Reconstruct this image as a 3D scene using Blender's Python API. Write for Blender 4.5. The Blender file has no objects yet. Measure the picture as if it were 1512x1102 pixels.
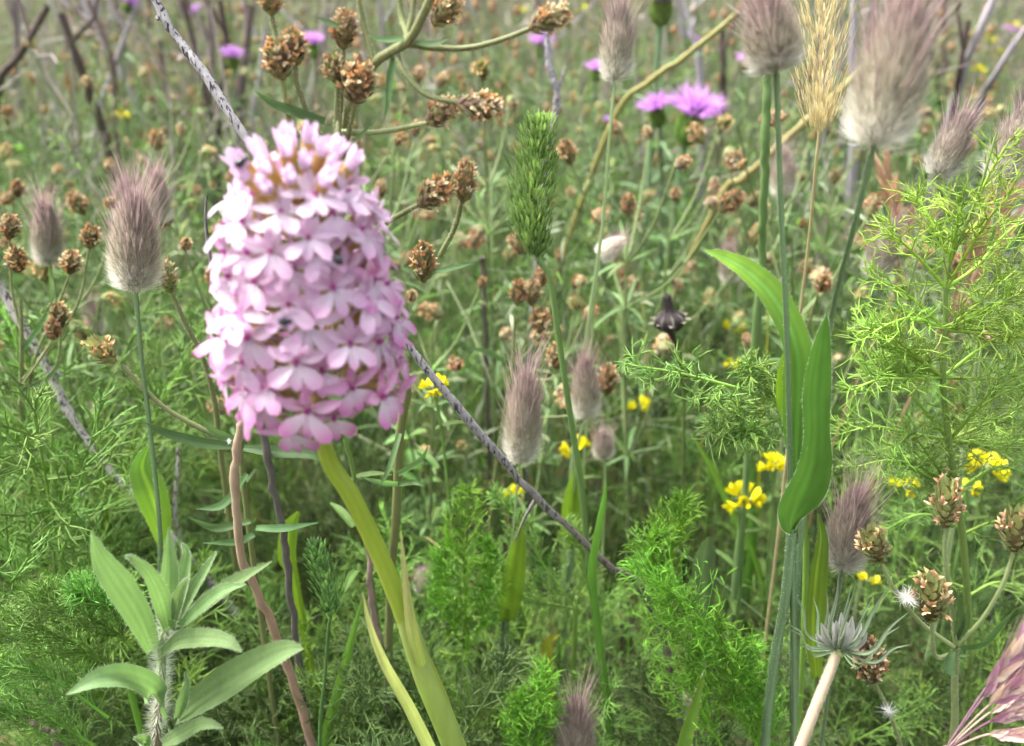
import bpy, math
import numpy as np
from mathutils import Vector, Quaternion, Matrix

# ------------------------------------------------------------------ camera, sky, sun, exposure
scene = bpy.context.scene
COL = scene.collection
CAM_H, PITCH, FPX = 0.42, math.radians(26.0), 1309.0
cam_data = bpy.data.cameras.new('camera')
cam_data.sensor_width = 36.0
cam_data.lens = FPX / 1512.0 * 36.0
cam_data.clip_start, cam_data.clip_end = 0.005, 500.0
cam_data.dof.use_dof = True
cam_data.dof.focus_distance = 0.28
cam_data.dof.aperture_fstop = 11.5
camera = bpy.data.objects.new('camera', cam_data)
camera.location = (0, 0, CAM_H)
camera.rotation_euler = (math.pi / 2 - PITCH, 0, 0)
COL.objects.link(camera)
scene.camera = camera

SUN_ELEV, SUN_AZ = math.radians(62), math.radians(-75)      # azimuth clockwise from +Y (veiled sun high on the left)
world = bpy.data.worlds.new('World')
scene.world = world
world.use_nodes = True
wn, wl = world.node_tree.nodes, world.node_tree.links
sky = wn.new('ShaderNodeTexSky')
sky.sky_type = 'NISHITA'
sky.sun_disc = False
sky.sun_elevation = SUN_ELEV
sky.sun_rotation = SUN_AZ
sky.air_density, sky.dust_density, sky.ozone_density = 1.0, 6.0, 1.0
cloud = wn.new('ShaderNodeHueSaturation')                   # high thin overcast: the blue mostly washed out
cloud.inputs['Saturation'].default_value = 0.35
wl.new(sky.outputs[0], cloud.inputs['Color'])
bg = wn['Background']
bg.inputs['Strength'].default_value = 0.12
wl.new(cloud.outputs[0], bg.inputs['Color'])

sun_data = bpy.data.lights.new('sun', 'SUN')
sun_data.energy = 1.5
sun_data.angle = math.radians(14)
sun_data.color = (1.0, 0.96, 0.89)
sun = bpy.data.objects.new('sun', sun_data)
sd = Vector((math.sin(SUN_AZ) * math.cos(SUN_ELEV), math.cos(SUN_AZ) * math.cos(SUN_ELEV), math.sin(SUN_ELEV)))
sun.rotation_euler = sd.to_track_quat('Z', 'Y').to_euler()
COL.objects.link(sun)

vs = scene.view_settings
vs.view_transform, vs.look = 'Standard', 'None'
vs.gamma, vs.use_curve_mapping = 1.0, False
vs.exposure = 2.3
cy = scene.cycles
cy.use_denoising = True
cy.use_adaptive_sampling, cy.adaptive_threshold, cy.adaptive_min_samples = True, 0.028, 24
cy.max_bounces, cy.diffuse_bounces, cy.glossy_bounces, cy.transmission_bounces = 5, 4, 1, 4
cy.transparent_max_bounces = 8
cy.caustics_reflective = cy.caustics_refractive = False
cy.sample_clamp_indirect = 6.0

# ------------------------------------------------------------------ helpers
rng = np.random.default_rng(11)
A = np.asarray
CPOS = np.array([0, 0, CAM_H])
FWD = np.array([0, math.cos(PITCH), -math.sin(PITCH)])
UPV = np.array([0, math.sin(PITCH), math.cos(PITCH)])
RGT = np.array([1.0, 0, 0])

def at(px, py, Y):
    """the point on the sight line of a picture position that stands Y metres ahead of the camera"""
    d = FWD + (px - 756) / FPX * RGT + (551 - py) / FPX * UPV
    return CPOS + d * (Y / d[1])

def depth(p):
    return float(np.dot(A(p) - CPOS, FWD))

def project(p):
    q = A(p) - CPOS
    z = np.dot(q, FWD)
    return 756 + FPX * np.dot(q, RGT) / z, 551 - FPX * np.dot(q, UPV) / z

def nrm(v):
    v = A(v, dtype=float)
    return v / np.maximum(np.linalg.norm(v, axis=-1, keepdims=True), 1e-9)

def spline(P, n):
    """Catmull-Rom through control rows (any number of columns)"""
    P = A(P, dtype=float)
    if len(P) == 2:
        t = np.linspace(0, 1, n)[:, None]
        return P[0] * (1 - t) + P[1] * t
    Q = np.vstack([2 * P[0] - P[1], P, 2 * P[-1] - P[-2]])
    u = np.linspace(0, len(P) - 1 - 1e-9, n)
    i = u.astype(int)
    f = (u - i)[:, None]
    a, b, c, d = Q[i], Q[i + 1], Q[i + 2], Q[i + 3]
    return 0.5 * (2 * b + (c - a) * f + (2 * a - 5 * b + 4 * c - d) * f ** 2 + (3 * b - a - 3 * c + d) * f ** 3)

class MB:
    """collects numpy geometry with a colour per vertex and links it as one mesh"""
    def __init__(self):
        self.v, self.q, self.t, self.c, self.n = [], [], [], [], 0

    def add(self, V, Q=None, T=None, C=(0.1, 0.2, 0.05)):
        V = A(V, dtype=float).reshape(-1, 3)
        C = np.broadcast_to(A(C, dtype=float).reshape(-1, 3), V.shape)
        self.v.append(V); self.c.append(C)
        if Q is not None and len(Q): self.q.append(A(Q).reshape(-1, 4) + self.n)
        if T is not None and len(T): self.t.append(A(T).reshape(-1, 3) + self.n)
        self.n += len(V)

    def tubes(self, P, R, sides=3, C=(0.1, 0.2, 0.05), cap=False, stripe=None):
        """P (N,K,3) centre lines, R (N,K) radii, C broadcastable to (N,K,3)"""
        P = A(P, dtype=float)
        if P.ndim == 2: P = P[None]
        N, K, _ = P.shape
        R = np.broadcast_to(A(R, dtype=float), (N, K))
        C = np.broadcast_to(A(C, dtype=float), (N, K, 3))
        T = nrm(np.gradient(P, axis=1))
        ref = np.where(np.abs(T[:, :1, 2:3]) > 0.8, np.array([1.0, 0.15, 0]), np.array([0.1, 0.2, 1.0]))
        S = nrm(np.cross(T, np.broadcast_to(ref, T.shape)))
        B = np.cross(T, S)
        a = np.arange(sides) / sides * 2 * math.pi
        ring = P[:, :, None] + R[:, :, None, None] * (np.cos(a)[:, None] * S[:, :, None] + np.sin(a)[:, None] * B[:, :, None])
        V = ring.reshape(-1, 3)
        CC = np.repeat(C.reshape(-1, 3), sides, axis=0)
        if stripe is not None: CC = CC * np.tile(A(stripe, dtype=float), N * K)[:, None]
        n = np.arange(N)[:, None, None] * K * sides
        k = np.arange(K - 1)[None, :, None] * sides
        s = np.arange(sides)[None, None]
        s2 = (s + 1) % sides
        Q = np.stack([n + k + s, n + k + s2, n + k + sides + s2, n + k + sides + s], -1).reshape(-1, 4)
        self.add(V, Q, None, CC)
        if cap and sides > 3:
            for e in (0, K - 1):
                base = self.n - len(V) + np.arange(N)[:, None] * K * sides + e * sides
                T3 = np.concatenate([np.stack([base[:, 0], base[:, 0] + i, base[:, 0] + i + 1], -1) for i in range(1, sides - 1)])
                self.t.append(T3)

    def ribbons(self, P, W, C):
        """P (N,K,3) lines, W (N,K,3) half width vectors; the last point is a tip"""
        P = A(P, dtype=float); N, K, _ = P.shape
        W = np.broadcast_to(W, P.shape)
        C = np.broadcast_to(A(C, dtype=float), (N, K, 3))
        L, Rr = (P - W)[:, :-1], (P + W)[:, :-1]
        V = np.concatenate([np.stack([L, Rr], 2).reshape(N, -1, 3), P[:, -1:]], 1)
        CC = np.concatenate([np.repeat(C[:, :-1], 2, axis=1), C[:, -1:]], 1)
        m = 2 * (K - 1) + 1
        n = np.arange(N)[:, None] * m
        k = np.arange(K - 2)[None] * 2
        Q = np.stack([n + k, n + k + 1, n + k + 3, n + k + 2], -1).reshape(-1, 4)
        T = np.stack([n[:, 0] + m - 3, n[:, 0] + m - 2, n[:, 0] + m - 1], -1)
        self.add(V, Q, T, CC)

    def grid(self, V, C):
        """V (M,N,3) a sheet"""
        M, N, _ = V.shape
        i = np.arange(M - 1)[:, None] * N
        j = np.arange(N - 1)[None]
        Q = np.stack([i + j, i + j + 1, i + N + j + 1, i + N + j], -1).reshape(-1, 4)
        self.add(V.reshape(-1, 3), Q, None, np.broadcast_to(C, V.shape).reshape(-1, 3))

    def leaf(self, P, W, N, C0, C1=None, rib=None, cup=0.25, across=7, wave=0.0, twist=0.0):
        """a blade: P (K,3) centre line, W (K,) half widths, N facing normal(s); cup lifts the margins"""
        P = A(P, dtype=float); K = len(P)
        W = A(W, dtype=float)
        T = nrm(np.gradient(P, axis=0))
        N = np.broadcast_to(A(N, dtype=float), P.shape)
        S = nrm(np.cross(T, N)); B = nrm(np.cross(S, T))
        if twist:
            a = np.linspace(0, twist, K)[:, None]
            S, B = S * np.cos(a) + B * np.sin(a), B * np.cos(a) - S * np.sin(a)
        u = np.linspace(-1, 1, across)
        V = P[:, None] + (u[None, :, None] * S[:, None] + cup * (np.abs(u) ** 1.5)[None, :, None] * B[:, None]) * W[:, None, None]
        if wave:
            ph = np.linspace(0, 9, K)[:, None]
            V = V + B[:, None] * (np.sin(ph + 2 * np.sign(u)[None]) * np.abs(u)[None] ** 2 * wave * W[:, None])[..., None]
        t = np.linspace(0, 1, K)[:, None, None]
        C0 = A(C0); C1 = C0 if C1 is None else A(C1)
        C = C0 * (1 - t) + C1 * t
        C = np.broadcast_to(C, V.shape).copy()
        if rib is not None:
            C[:, across // 2] = rib
        C *= (1 + 0.10 * np.cos(u * 14))[None, :, None]
        self.grid(V, C)
        return V

    def take(self, o, M=None, off=None):
        """append another builder, transformed"""
        for_v = np.concatenate(o.v)
        if M is not None: for_v = for_v @ A(M)[:3, :3].T
        if off is not None: for_v = for_v + off
        self.v.append(for_v); self.c.append(np.concatenate(o.c))
        if o.q: self.q.append(np.concatenate(o.q) + self.n)
        if o.t: self.t.append(np.concatenate(o.t) + self.n)
        self.n += len(for_v)

    def data(self, name, mat, off=None):
        V = np.concatenate(self.v)
        if off is not None: V = V - off
        C = np.concatenate(self.c)
        Q = np.concatenate(self.q) if self.q else np.zeros((0, 4), int)
        T = np.concatenate(self.t) if self.t else np.zeros((0, 3), int)
        me = bpy.data.meshes.new(name)
        me.vertices.add(len(V)); me.vertices.foreach_set('co', V.astype(np.float32).ravel())
        nl = Q.size + T.size
        me.loops.add(nl)
        me.loops.foreach_set('vertex_index', np.concatenate([Q.ravel(), T.ravel()]).astype(np.int32))
        me.polygons.add(len(Q) + len(T))
        me.polygons.foreach_set('loop_start', np.concatenate([np.arange(len(Q)) * 4, Q.size + np.arange(len(T)) * 3]).astype(np.int32))
        me.polygons.foreach_set('use_smooth', np.ones(len(Q) + len(T), dtype=bool))
        at_ = me.color_attributes.new('Col', 'FLOAT_COLOR', 'POINT')
        at_.data.foreach_set('color', np.c_[C, np.ones(len(C))].astype(np.float32).ravel())
        me.update(calc_edges=True)
        me.materials.append(mat)
        return me

    def build(self, name, mat, parent=None, kind=None):
        """link as one mesh; world coordinates in, made local to the parent's place"""
        off = WLOC.get(parent.name) if parent else None
        o = bpy.data.objects.new(name, self.data(name, mat, off))
        COL.objects.link(o)
        if parent: o.parent = parent
        if kind: o['kind'] = kind
        WLOC[o.name] = off if off is not None else np.zeros(3)
        return o

WLOC = {}
def thing(name, label, cat, loc=(0, 0, 0), group=None):
    o = bpy.data.objects.new(name, None)
    o.empty_display_size = 0.01
    COL.objects.link(o)
    o.location = loc
    o['label'] = label; o['category'] = cat
    if group: o['group'] = group
    WLOC[o.name] = A(loc, dtype=float)
    return o

def inst(name, me, parent, loc, axis=(0, 0, 1), scale=(1, 1, 1), spin=0.0):
    """a mesh shared between alike parts, +Z turned to axis; loc in world coordinates"""
    o = bpy.data.objects.new(name, me)
    COL.objects.link(o)
    o.parent = parent
    o.location = A(loc) - WLOC.get(parent.name, np.zeros(3)) if parent else loc
    q = Vector((0, 0, 1)).rotation_difference(Vector(nrm(axis))) @ Quaternion((0, 0, 1), spin)
    o.rotation_mode = 'QUATERNION'
    o.rotation_quaternion = q
    o.scale = scale if hasattr(scale, '__len__') else (scale,) * 3
    return o

def child(name, me, parent):
    """a sub-part in its parent's own space"""
    o = bpy.data.objects.new(name, me)
    COL.objects.link(o); o.parent = parent
    return o

def copy_tree(o, parent=None):
    c = o.copy()
    COL.objects.link(c)
    if parent: c.parent = parent
    for ch in list(o.children):
        copy_tree(ch, c)
    return c

def rnd_dir(n, g=None):
    g = g or rng
    return nrm(g.normal(size=(n, 3)))

# ------------------------------------------------------------------ materials (colour from the piece, varied by noise)
def make_mat(name, trans=0.3, rough=0.55, spec=0.25, vary=0.35, scale=300.0, bump=0.0, hue=0.012, stretch=None, speck=None, tint=(1.15, 1.25, 0.75)):
    m = bpy.data.materials.new(name)
    m.use_nodes = True
    n, l = m.node_tree.nodes, m.node_tree.links
    p = n['Principled BSDF']; out = n['Material Output']
    at_ = n.new('ShaderNodeAttribute'); at_.attribute_name = 'Col'
    tc = n.new('ShaderNodeTexCoord')
    mp = n.new('ShaderNodeMapping')
    if stretch: mp.inputs['Scale'].default_value = stretch
    l.new(tc.outputs['Object'], mp.inputs['Vector'])
    nz = n.new('ShaderNodeTexNoise'); nz.inputs['Scale'].default_value = scale; nz.inputs['Detail'].default_value = 4.0
    l.new(mp.outputs[0], nz.inputs['Vector'])
    oi = n.new('ShaderNodeObjectInfo')
    ma = n.new('ShaderNodeMath'); ma.operation = 'MULTIPLY_ADD'
    ma.inputs[1].default_value = vary * 2; ma.inputs[2].default_value = 1 - vary
    l.new(nz.outputs['Fac'], ma.inputs[0])
    mr = n.new('ShaderNodeMath'); mr.operation = 'MULTIPLY_ADD'
    mr.inputs[1].default_value = 0.3; mr.inputs[2].default_value = 0.85
    l.new(oi.outputs['Random'], mr.inputs[0])
    mm = n.new('ShaderNodeMath'); mm.operation = 'MULTIPLY'
    l.new(ma.outputs[0], mm.inputs[0]); l.new(mr.outputs[0], mm.inputs[1])
    hs = n.new('ShaderNodeHueSaturation')
    l.new(at_.outputs['Color'], hs.inputs['Color'])
    l.new(mm.outputs[0], hs.inputs['Value'])
    hm = n.new('ShaderNodeMath'); hm.operation = 'MULTIPLY_ADD'
    hm.inputs[1].default_value = hue * 2; hm.inputs[2].default_value = 0.5 - hue
    l.new(oi.outputs['Random'], hm.inputs[0]); l.new(hm.outputs[0], hs.inputs['Hue'])
    col = hs.outputs[0]
    if speck:
        sz = n.new('ShaderNodeTexNoise'); sz.inputs['Scale'].default_value = speck[0]; sz.inputs['Detail'].default_value = 6
        l.new(mp.outputs[0], sz.inputs['Vector'])
        rp = n.new('ShaderNodeValToRGB')
        rp.color_ramp.elements[0].position, rp.color_ramp.elements[1].position = speck[1], speck[1] + 0.08
        rp.color_ramp.elements[0].color = (0, 0, 0, 1); rp.color_ramp.elements[1].color = (1, 1, 1, 1)
        l.new(sz.outputs['Fac'], rp.inputs[0])
        mx = n.new('ShaderNodeMix'); mx.data_type = 'RGBA'
        l.new(rp.outputs[0], mx.inputs['Factor'])
        l.new(col, mx.inputs['A']); mx.inputs['B'].default_value = (*speck[2], 1)
        col = mx.outputs['Result']
    l.new(col, p.inputs['Base Color'])
    p.inputs['Roughness'].default_value = rough
    p.inputs['Specular IOR Level'].default_value = spec
    if bump:
        b = n.new('ShaderNodeBump'); b.inputs['Strength'].default_value = bump; b.inputs['Distance'].default_value = 0.0006
        l.new(nz.outputs['Fac'], b.inputs['Height']); l.new(b.outputs[0], p.inputs['Normal'])
    if trans:
        tr = n.new('ShaderNodeBsdfTranslucent')
        tm = n.new('ShaderNodeMix'); tm.data_type = 'RGBA'; tm.blend_type = 'MULTIPLY'
        tm.inputs['Factor'].default_value = 1.0; tm.inputs['B'].default_value = (*tint, 1)
        l.new(col, tm.inputs['A']); l.new(tm.outputs['Result'], tr.inputs['Color'])
        ms = n.new('ShaderNodeMixShader'); ms.inputs[0].default_value = trans
        l.new(p.outputs[0], ms.inputs[1]); l.new(tr.outputs[0], ms.inputs[2])
        l.new(ms.outputs[0], out.inputs['Surface'])
    return m

M_LEAF = make_mat('leaf_blade', 0.42, 0.55, 0.18, 0.28, 240, bump=0.25, stretch=(1, 1, 0.25), speck=(520, 0.70, (0.26, 0.30, 0.09)))
M_THREAD = make_mat('thread_foliage', 0.22, 0.5, 0.3, 0.2, 120)
M_STEM = make_mat('green_stem', 0.12, 0.5, 0.3, 0.2, 500, stretch=(1, 1, 0.1))
M_FUR = make_mat('silky_fur', 0.45, 0.6, 0.2, 0.15, 200, hue=0.01, tint=(1.05, 1.0, 0.95))
M_CORE = make_mat('spikelet_core', 0.2, 0.7, 0.1, 0.3, 600)
M_PETAL = make_mat('petal', 0.42, 0.55, 0.15, 0.06, 400, hue=0.006, tint=(1.05, 0.95, 1.08))
M_YELLOW = make_mat('yellow_petal', 0.35, 0.5, 0.15, 0.1, 400, hue=0.004, tint=(1.0, 1.0, 0.6))
M_DRY = make_mat('dry_bract', 0.25, 0.65, 0.15, 0.3, 700, tint=(1.15, 1.0, 0.8))
M_STICK = make_mat('weathered_stick', 0.0, 0.8, 0.1, 0.45, 500, bump=0.8, stretch=(1, 1, 0.25), speck=(1100, 0.53, (0.05, 0.045, 0.05)))
M_BARK = make_mat('brown_stem', 0.0, 0.75, 0.15, 0.4, 600, bump=0.5, stretch=(1, 1, 0.3))
M_STRAW = make_mat('straw', 0.35, 0.55, 0.2, 0.25, 400, tint=(1.1, 1.0, 0.8))
M_BEETLE = make_mat('beetle_shell', 0.0, 0.25, 0.5, 0.2, 900)

def soil_mat():
    m = bpy.data.materials.new('soil')
    m.use_nodes = True
    n, l = m.node_tree.nodes, m.node_tree.links
    p = n['Principled BSDF']
    tc = n.new('ShaderNodeTexCoord')
    a = n.new('ShaderNodeTexNoise'); a.inputs['Scale'].default_value = 18; a.inputs['Detail'].default_value = 8
    b = n.new('ShaderNodeTexNoise'); b.inputs['Scale'].default_value = 160; b.inputs['Detail'].default_value = 6
    r = n.new('ShaderNodeValToRGB')
    r.color_ramp.elements[0].color = (0.030, 0.022, 0.012, 1); r.color_ramp.elements[1].color = (0.075, 0.085, 0.030, 1)
    r.color_ramp.elements[0].position, r.color_ramp.elements[1].position = 0.38, 0.66
    l.new(tc.outputs['Object'], a.inputs['Vector']); l.new(tc.outputs['Object'], b.inputs['Vector'])
    l.new(a.outputs['Fac'], r.inputs[0])
    h = n.new('ShaderNodeHueSaturation')
    l.new(r.outputs[0], h.inputs['Color'])
    mu = n.new('ShaderNodeMath'); mu.operation = 'MULTIPLY_ADD'; mu.inputs[1].default_value = 1.6; mu.inputs[2].default_value = 0.2
    l.new(b.outputs['Fac'], mu.inputs[0]); l.new(mu.outputs[0], h.inputs['Value'])
    l.new(h.outputs[0], p.inputs['Base Color'])
    bp = n.new('ShaderNodeBump'); bp.inputs['Strength'].default_value = 0.8; bp.inputs['Distance'].default_value = 0.01
    l.new(b.outputs['Fac'], bp.inputs['Height']); l.new(bp.outputs[0], p.inputs['Normal'])
    p.inputs['Roughness'].default_value = 0.9
    return m

# ------------------------------------------------------------------ the ground: flat near the camera, a bank rising behind
def ground_z(x, y):
    y = np.asarray(y, dtype=float)
    s = np.clip((y - 2.0) / 10.0, 0, 1)
    return 3.2 * s * s * (3 - 2 * s) + 0.008 * np.sin(np.asarray(x) * 9.0) * np.cos(y * 7.0)

gx = np.concatenate([np.linspace(-150, -6, 14), np.linspace(-5, 5, 61), np.linspace(6, 150, 14)])
gy = np.concatenate([np.linspace(-150, -3, 12), np.linspace(-2, 8, 71), np.linspace(9, 200, 24)])
GX, GY = np.meshgrid(gx, gy, indexing='ij')
g = MB(); g.grid(np.stack([GX, GY, ground_z(GX, GY)], -1), (0.05, 0.05, 0.02))
ground = g.build('ground', soil_mat())
ground['kind'] = 'structure'

# ================================================================== builders of kinds
UP = np.array([0, 0, 1.0])
G_BRIGHT = np.array([0.15, 0.28, 0.04]); G_MID = np.array([0.115, 0.195, 0.050]); G_DEEP = np.array([0.065, 0.125, 0.035])
G_BLUE = np.array([0.105, 0.165, 0.080]); G_PALE = np.array([0.220, 0.285, 0.130]); G_YEL = np.array([0.230, 0.270, 0.035])

def jit(c, n, s=0.15, g=None):
    g = g or rng
    return A(c) * (1 + g.normal(0, s, size=(n, 1)))

def to_ground(pts, dx=0.0, dy=0.0):
    """carry a stem from its last point on down into the soil"""
    p = A(pts[-1], dtype=float)
    q = A(pts[-2], dtype=float) if len(pts) > 1 else p + UP * 0.05
    d = nrm(p - q)
    h = p[2] + 0.01
    m = p + np.array([d[0] * 0.25 * h + dx * 0.5, d[1] * 0.2 * h + dy * 0.5, -0.5 * h])
    e = np.array([m[0] + dx * 0.5, m[1] + dy * 0.5, -0.01])
    return list(pts) + [m, e]

def px_path(rows):
    return [at(*r[:3]) for r in rows]

def stem_hairs(mb, P, R, n, length, col, w=0.00005, g=None):
    """fine hairs standing off a stem"""
    g = g or rng
    P = A(P); K = len(P)
    R = np.broadcast_to(A(R, dtype=float), (K,))
    u = g.uniform(0, K - 1.001, n); i = u.astype(int); f = (u - i)[:, None]
    b = P[i] * (1 - f) + P[i + 1] * f
    T = nrm(P[i + 1] - P[i])
    d = rnd_dir(n, g); d = nrm(d - (d * T).sum(1, keepdims=True) * T)
    b0 = b + d * R[i][:, None] * 0.9
    L = length * g.uniform(0.5, 1.2, (n, 1))
    tip = b0 + (d * 0.9 + T * g.uniform(-0.4, 0.2, (n, 1))) * L
    pts = np.stack([b0, (b0 + tip) / 2 + rnd_dir(n, g) * L * 0.08, tip], 1)
    W = nrm(np.cross(tip - b0, FWD))[:, None] * w
    mb.ribbons(pts, W, col)

def edge_hairs(mb, V, n, length, col, w=0.00005):
    """hairs along both margins of a blade sheet V (M,N,3)"""
    for s in (0, -1):
        E = V[:, s]; I = V[:, 1 if s == 0 else -2]
        u = rng.uniform(0, len(E) - 1.001, n); i = u.astype(int); f = (u - i)[:, None]
        b = E[i] * (1 - f) + E[i + 1] * f
        d = nrm(E[i] - I[i] + rnd_dir(n) * 0.0002)
        d = nrm(d + rnd_dir(n) * 0.5)
        tip = b + d * length * rng.uniform(0.5, 1.2, (n, 1))
        W = nrm(np.cross(tip - b, FWD))[:, None] * w
        mb.ribbons(np.stack([b, (b + tip) / 2, tip], 1), W, col)

def px_leaf(mb, rows, col, tip=None, rib=None, tilt=(0, 0, 0), cup=0.3, wave=0.0, n=26, across=9, hairs=0):
    """a blade from rows (px, py, Y, half width in px)"""
    P = A([at(r[0], r[1], r[2]) for r in rows])
    W = A([r[3] / FPX * depth(p) for r, p in zip(rows, P)])
    S = spline(np.c_[P, W], n)
    V = mb.leaf(S[:, :3], np.maximum(S[:, 3], 0.00015), nrm(-FWD + A(tilt)), col, tip, rib, cup, across, wave)
    if hairs:
        edge_hairs(mb, V, hairs // 2, 0.0007, (0.45, 0.52, 0.36), 0.00003)
    return V

# ---- hare's tail: woolly oval head, 25 mm long and about 15 mm wide before scaling
def hare_head(seed, nh, pale=0.0, mauve=1.0):
    g = np.random.default_rng(seed)
    L, RC = 0.0235, 0.0054
    core = MB()
    t = np.linspace(0, 1, 14); a = np.linspace(0, 2 * math.pi, 13)
    prof = lambda t: RC * np.clip(np.sin(math.pi * np.clip(t, 0, 1) ** 0.74), 0.02, 1) ** 0.55
    r = prof(t)
    V = np.stack([r[:, None] * np.cos(a), r[:, None] * np.sin(a), np.repeat((t * L)[:, None], 13, 1)], -1)
    core.grid(V, np.linspace((0.55, 0.52, 0.42), (0.36, 0.28, 0.25), 14)[:, None] * np.ones((1, 13, 1)))
    fur = MB()
    tt = g.beta(0.85, 1.1, nh); az = g.uniform(0, 2 * math.pi, nh)
    rad = np.stack([np.cos(az), np.sin(az), np.zeros(nh)], -1)
    b = rad * (prof(tt) * 0.9)[:, None] + UP * (tt * L)[:, None]
    up = np.clip(0.02 + tt * 2.0, 0.0, 1.25)[:, None]
    out = (0.70 - 0.42 * tt)[:, None]
    d = nrm(rad * out + UP * up + g.normal(0, 0.16, (nh, 3)))
    ln = (0.0052 - 0.0020 * tt)[:, None] * g.uniform(0.45, 1.4, (nh, 1))
    m = b + d * ln * 0.5
    e = m + nrm(d + UP * 0.45 - rad * 0.12 + g.normal(0, 0.08, (nh, 3))) * ln * 0.5
    white = np.array([0.80, 0.79, 0.73]); mid = np.array([0.42, 0.395, 0.315]); mv = np.array([0.37, 0.285, 0.28])
    w1 = np.clip(1 - tt / 0.30, 0, 1)[:, None]; w3 = np.clip((tt - 0.5) / 0.5, 0, 1)[:, None] * mauve
    c = white * w1 + mid * (1 - w1)
    c = c * (1 - w3) + mv * w3
    c = c * (1 - pale) + white * pale
    c = c * g.uniform(0.72, 1.3, (nh, 1))
    CC = np.stack([c * 0.72, c, np.minimum(c * 1.3, 0.85)], 1)
    W = nrm(np.cross(d, g.normal(size=(nh, 3))))[:, None] * A([0.00007, 0.00006, 0.0])[None, :, None]
    fur.ribbons(np.stack([b, m, e], 1), W, CC)
    na = 200
    aw = MB()
    tt = g.uniform(0.25, 1.0, na); az = g.uniform(0, 2 * math.pi, na)
    rad = np.stack([np.cos(az), np.sin(az), np.zeros(na)], -1)
    b = rad * prof(tt)[:, None] + UP * (tt * L)[:, None]
    ln = g.uniform(0.007, 0.0175, (na, 1)) * (0.7 + 0.4 * tt[:, None])
    d = nrm(rad * g.uniform(0.12, 0.62, (na, 1)) + UP + g.normal(0, 0.07, (na, 3)))
    m = b + d * ln * 0.5; e = m + nrm(d + rad * 0.12 + g.normal(0, 0.06, (na, 3))) * ln * 0.5
    c = jit((0.40, 0.29, 0.29), na, 0.25, g)[:, None] * A([0.8, 1.0, 1.2])[None, :, None]
    W = nrm(np.cross(d, g.normal(size=(na, 3))))[:, None] * A([0.00012, 0.00009, 0])[None, :, None]
    aw.ribbons(np.stack([b, m, e], 1), W, c)
    return core.data('seed_head', M_CORE), fur.data('fur', M_FUR), aw.data('awns', M_FUR)

HARE = [hare_head(1, 7200), hare_head(2, 7200, 0.0, 1.1), hare_head(3, 5600, 0.12, 0.8), hare_head(4, 5000, 0.75, 0.15)]

def add_hare_head(root, base, axis, length, width, kind, spin=0.0):
    me = HARE[kind]
    h = inst('seed_head', me[0], root, base, axis, (width * 0.93 / 0.0155, width * 0.93 / 0.0155, length * 0.88 / 0.0255), spin)
    f = child('fur', me[1], h); f['kind'] = 'stuff'
    w = child('awns', me[2], h); w['kind'] = 'stuff'
    return h

def hare_tail(label, head, stem, kind=0, r=0.0007, tone=G_PALE, leaves=(), sheath=None, lean=0.0, group='hare\'s tail grasses', dx=0, dy=0):
    """head (base px, py, tip px, py, width px, Y); stem rows (px, py, Y) below the head"""
    bx, by, tx, ty, wpx, Y = head
    base, tip = at(bx, by, Y), at(tx, ty, Y + lean)
    pts = to_ground([base] + px_path(stem), dx, dy)
    root = thing('hare_tail_grass', label, 'grass', tuple(A(pts[-1]) * [1, 1, 0]), group)
    sc = depth(base) / FPX
    ax = tip - base
    P = spline(pts, 28)
    mb = MB()
    rad = np.linspace(r * 0.8, r * 1.5, 28)
    mb.tubes(P, rad, 12, tone * 1.15, stripe=[1.5, 1.1, .7, .7, 1.1, 1.5, 1.5, 1.1, .7, .7, 1.1, 1.5])  # pale edges, dark middle: rim light painted into the stem colour
    mb.build('stem', M_STEM, root)
    hb = MB(); stem_hairs(hb, P, rad, 260, 0.0006, (0.6, 0.62, 0.5))
    hb.build('stem_hairs', M_FUR, root, 'stuff')
    add_hare_head(root, base - nrm(ax) * 0.0005, ax, np.linalg.norm(ax) * 1.02, wpx * sc, kind, rng.uniform(0, 6))
    if sheath:
        s = MB(); S = spline(px_path(sheath), 16)
        s.tubes(S, np.linspace(sheath[0][3], sheath[-1][3], 16) / FPX * depth(S[0]), 12, G_BLUE, stripe=[1.7, 1.0, .75, .75, 1.0, 1.7, 1.7, 1.0, .75, .75, 1.0, 1.7])  # rim light painted along the sheath's edges too
        s.build('sheath', M_STEM, root)
        hb = MB(); stem_hairs(hb, S, sheath[0][3] / FPX * depth(S[0]), 500, 0.0008, (0.66, 0.68, 0.58))
        hb.build('sheath_hairs', M_FUR, root, 'stuff')
    for lf in leaves:
        m = MB(); px_leaf(m, **lf); m.build('leaf', M_LEAF, root)
    return root

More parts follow.
